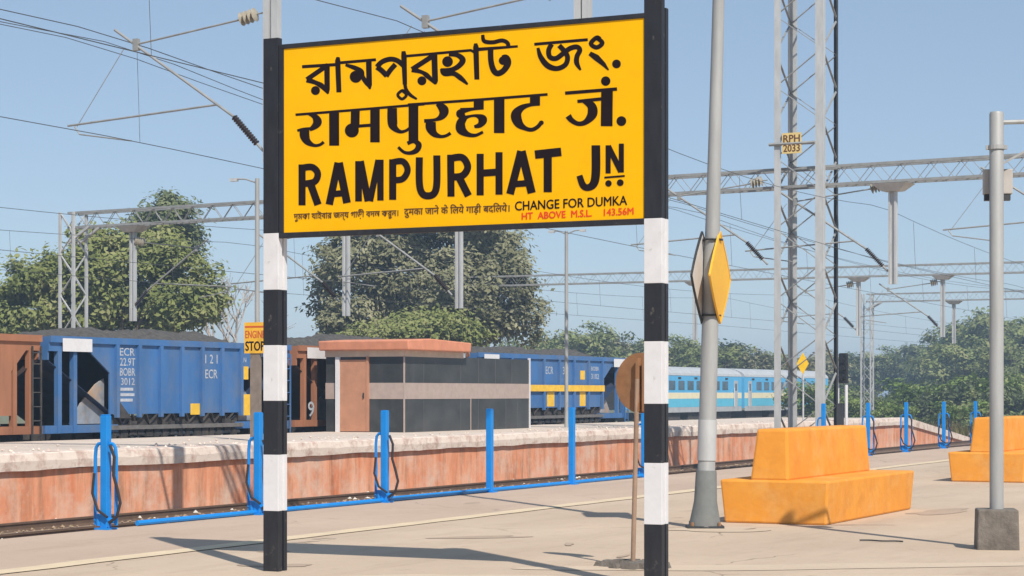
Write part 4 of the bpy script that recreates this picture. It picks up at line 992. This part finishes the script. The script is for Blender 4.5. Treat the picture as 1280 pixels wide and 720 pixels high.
# centre dusty tree
b, bl = px_blobs(113, [(440, 320, 52, 40), (410, 365, 30, 44), (430, 400, 40, 34), (480, 300, 60, 40), (500, 350, 66, 48), (470, 395, 56, 36), (555, 305, 60, 44), (570, 360, 62, 46), (545, 405, 60, 30), (615, 310, 44, 38), (625, 365, 50, 44), (655, 395, 28, 36), (600, 405, 56, 28), (640, 340, 24, 26), (520, 270, 60, 26), (590, 275, 44, 24)])
tree('leafy_tree', 'large dusty grey green tree below the name board', b, bl, 62000, .18, 8, F_dusty, br=.35)
b, bl = px_blobs(106, [(520, 412, 52, 20), (570, 418, 40, 18), (480, 420, 40, 16), (545, 400, 40, 14)])
tree('leafy_tree', 'low lighter green bush tree above the terracotta roof', b, bl, 8000, .16, 9, F_green, th=1.5)
# bare tree behind
bt = at(298, 0, 115); bt.z = GZ
o = thing('bare_tree', 'pale bare branched tree left of the left striped post', 'tree', bt, 0, 'trees beyond the railway')
mb = MB(); r_ = random.Random(31)
def twig(p, d, l, r, lev):
    q = p + d * l + Vector((r_.uniform(-.1, .1), 0, 0)) * l
    mb.tube([p, p.lerp(q, .5) + Vector((r_.uniform(-.06, .06) * l, r_.uniform(-.06, .06) * l, 0)), q], [max(r, .016), max(r * .8, .014), max(r * .55, .012)], 5)
    if lev == 0: return
    for _ in range(3 if lev > 1 else 4):
        nd = (d + Vector((r_.uniform(-.8, .8), r_.uniform(-.8, .8), r_.uniform(-.15, .55)))).normalized(); twig(p.lerp(q, r_.uniform(.5, 1)), nd, l * r_.uniform(.55, .8), r * .6, lev - 1)
twig(Vector((0, 0, -.2)), Vector((0.02, 0, 1)), 4.0, .17, 5)
mb.build('branches', M_twig, o)
# far hedge line and right hand trees, from shared prototypes
def proto_tree(seed, m, w, h, n, size):
    r_ = random.Random(seed); bl = []
    for k in range(11):
        a = r_.uniform(0, 6.28); d = r_.uniform(.1, .75) * w
        bl.append((d * math.cos(a), d * math.sin(a), r_.uniform(.3, .82) * h, w * r_.uniform(.3, .5), w * r_.uniform(.3, .5), h * r_.uniform(.14, .26)))
    return bl, seed, m, n, size
def far_tree(px, ytop, Y, m_i, label, first={}):
    b = at(px, 0, Y); b.z = GZ; h = at(px, ytop, Y).z - GZ
    if m_i not in first:
        bl, seed, m, n, size = [proto_tree(51, F_far, 5, 8, 7500, .26), proto_tree(52, F_dark, 5, 8, 7500, .26), proto_tree(53, F_dusty, 4.5, 8, 7500, .26), proto_tree(54, F_green, 5, 8, 7500, .25)][m_i]
        first[m_i] = tree('leafy_tree', label, b, bl, n, size, seed, m)
        o = first[m_i]
    else: o = copy_tree(first[m_i])
    o.location = b; k = h / 8.2; o.scale = (k * rng.uniform(.95, 1.25), k, k); o.rotation_euler = (0, 0, rng.uniform(0, 6.28)); o['label'] = label
far = [(690, 418, 205, 0), (722, 408, 200, 0), (752, 412, 210, 2), (778, 420, 215, 0), (850, 425, 205, 0), (880, 428, 200, 0), (905, 420, 210, 1), (935, 432, 205, 2), (962, 436, 210, 0), (815, 424, 220, 0), (988, 438, 200, 2), (665, 425, 190, 0),
       (1040, 432, 230, 2), (1068, 440, 260, 1), (1095, 436, 280, 0), (1120, 455, 330, 1),
       (1150, 428, 300, 1), (1175, 420, 270, 1), (1200, 412, 245, 0), (1232, 398, 235, 0), (1262, 392, 230, 0), (1292, 396, 225, 2), (1215, 425, 215, 0), (1250, 425, 205, 3), (1285, 430, 200, 0), (1185, 445, 225, 1), (1320, 400, 220, 0)]
far_desc = ['leftmost of the distant hedge line, beside the large dusty tree', 'highest tree of the hedge line left of the disc sign', 'dusty tree above the yellow banded wagon end', 'hazy tree just above the brown disc sign', 'hazy tree just right of the right striped post', 'hazy tree behind the silver lamp pole', 'hazy dark tree right of the silver lamp pole', 'dusty distant tree above the light blue coach', 'distant tree left of the lattice tower', 'distant tree behind the right striped post', 'dusty distant tree seen through the tower legs', 'distant low tree behind the large dusty tree',
            'dusty distant tree behind the signal', 'dark distant tree right of the signal', 'distant tree under the small far portal', 'farthest bluish tree in the gap of the skyline',
            'bluish dark tree at the left end of the right hand wood', 'bluish dark tree, second from the left in the right hand wood', 'hazy green tree mid wood on the right', 'tall green tree left of the silver pipe post', 'tallest green tree behind the silver pipe post', 'dusty tree at the right photo edge', 'lower green tree in front of the right hand wood', 'bright green lower tree beside the pipe post', 'lower green tree at the right photo edge', 'dark lower tree in front of the bluish trees', 'green tree just beyond the right photo edge']
for (px, yt, Y, mi), d in zip(far, far_desc): far_tree(px, yt, Y, mi, d)
# bushes in front
def bush(px, ytop, Y, m, label, seed, w=3.2, first={}):
    b = at(px, 0, Y); b.z = GZ; h = at(px, ytop, Y).z - GZ
    if m not in first:
        r_ = random.Random(seed); bl = []
        for k in range(9): bl.append((r_.uniform(-1, 1) * w * .7, r_.uniform(-1, 1) * w * .6, r_.uniform(.4, 2.4), w * r_.uniform(.3, .5), w * r_.uniform(.3, .5), r_.uniform(.5, .95)))
        o = thing('leafy_bush', label, 'bush', b, 0, 'bushes beside the far tracks')
        limbs(o, .07, .8, [(q[0], q[1], q[2]) for q in bl], M_bark, seed, 'stem'); crown(bl, 5000, .17, seed, m, o, .2); first[m] = o
    else: o = copy_tree(first[m])
    o.location = b; k = h / 3.2; o.scale = (k * rng.uniform(.9, 1.3), k, k); o.rotation_euler = (0, 0, rng.uniform(0, 6.28)); o['label'] = label
F_lush = foliage('leaves_lush', (0.088, 0.136, 0.039), (0.212, 0.299, 0.080), (0.328, 0.328, 0.150))
bs = [(1035, 478, 150, F_lush, 'green bush behind the foot of the signal'), (1062, 488, 146, F_far, 'bush behind the small hydrant right of the orange backrest'), (1088, 496, 142, F_lush, 'yellow green bush in the middle of the bush row'), (1112, 492, 150, F_far, 'pale bush in the middle of the bush row'),
      (1138, 478, 148, F_dark, 'dark bush below the bluish wood'), (1162, 470, 150, F_lush, 'tall lush bush behind the second last hydrant'), (1190, 466, 152, F_far, 'tall pale bush behind the last hydrant'), (1216, 462, 150, F_dark, 'dark tall bush left of the pipe post'), (1240, 468, 146, F_lush, 'lush bush behind the pipe post'), (1268, 470, 142, F_far, 'bush at the right photo edge above the second bench'), (1295, 470, 140, F_dark, 'bush just past the right photo edge'), (1125, 505, 128, F_lush, 'low bush near the end of the pink wall'), (1200, 500, 128, F_lush, 'low bush between the last two hydrants'), (1245, 502, 124, F_far, 'low bush above the far orange bench')]
for i, (px, yt, Y, m, lab) in enumerate(bs): bush(px, yt, Y, m, lab, 70 + i)
# wild grass along the far end
mb = MB(); r_ = random.Random(77)
for _ in range(9000):
    s = r_.uniform(98, 175); t = r_.uniform(24.5, 49); 
    if abs(t - 31.5) < 1.4 or abs(t - 36.5) < 1.3: continue
    p = P(s, t, ZB - .05); h = r_.uniform(.2, .75); a = r_.uniform(0, 6.28); d = Vector((math.cos(a), math.sin(a), 0)) * r_.uniform(.04, .1)
    l = Vector((r_.uniform(-.2, .2), r_.uniform(-.2, .2), h)); i = len(mb.v)
    mb.v += [tuple(p - d), tuple(p + d), tuple(p + l)]; mb.f.append((i, i + 1, i + 2))
tag(mb.build('wild_grass', foliage('grass_dry', (0.061, 0.066, 0.020), (0.132, 0.122, 0.045), (0.243, 0.203, 0.091)), recalc=False), 'dry wild grass growing beyond the end of the far platform', 'grass', None, 'stuff')

# ================================================================== HAZE
hm = bpy.data.materials.new('haze_air'); hm.use_nodes = True; N = hm.node_tree.nodes; N.remove(N['Principled BSDF'])
pv = N.new('ShaderNodeVolumePrincipled'); pv.inputs['Color'].default_value = (.56, .76, 1, 1); pv.inputs['Density'].default_value = .0010; pv.inputs['Anisotropy'].default_value = 0.0
hm.node_tree.links.new(pv.outputs[0], N['Material Output'].inputs['Volume'])
hz = MB().box(-950, 1050, -200, 2350, -2.2, 24).build('haze', hm); tag(hz, 'pale haze in the air over the railway yard', 'haze', None, 'stuff')
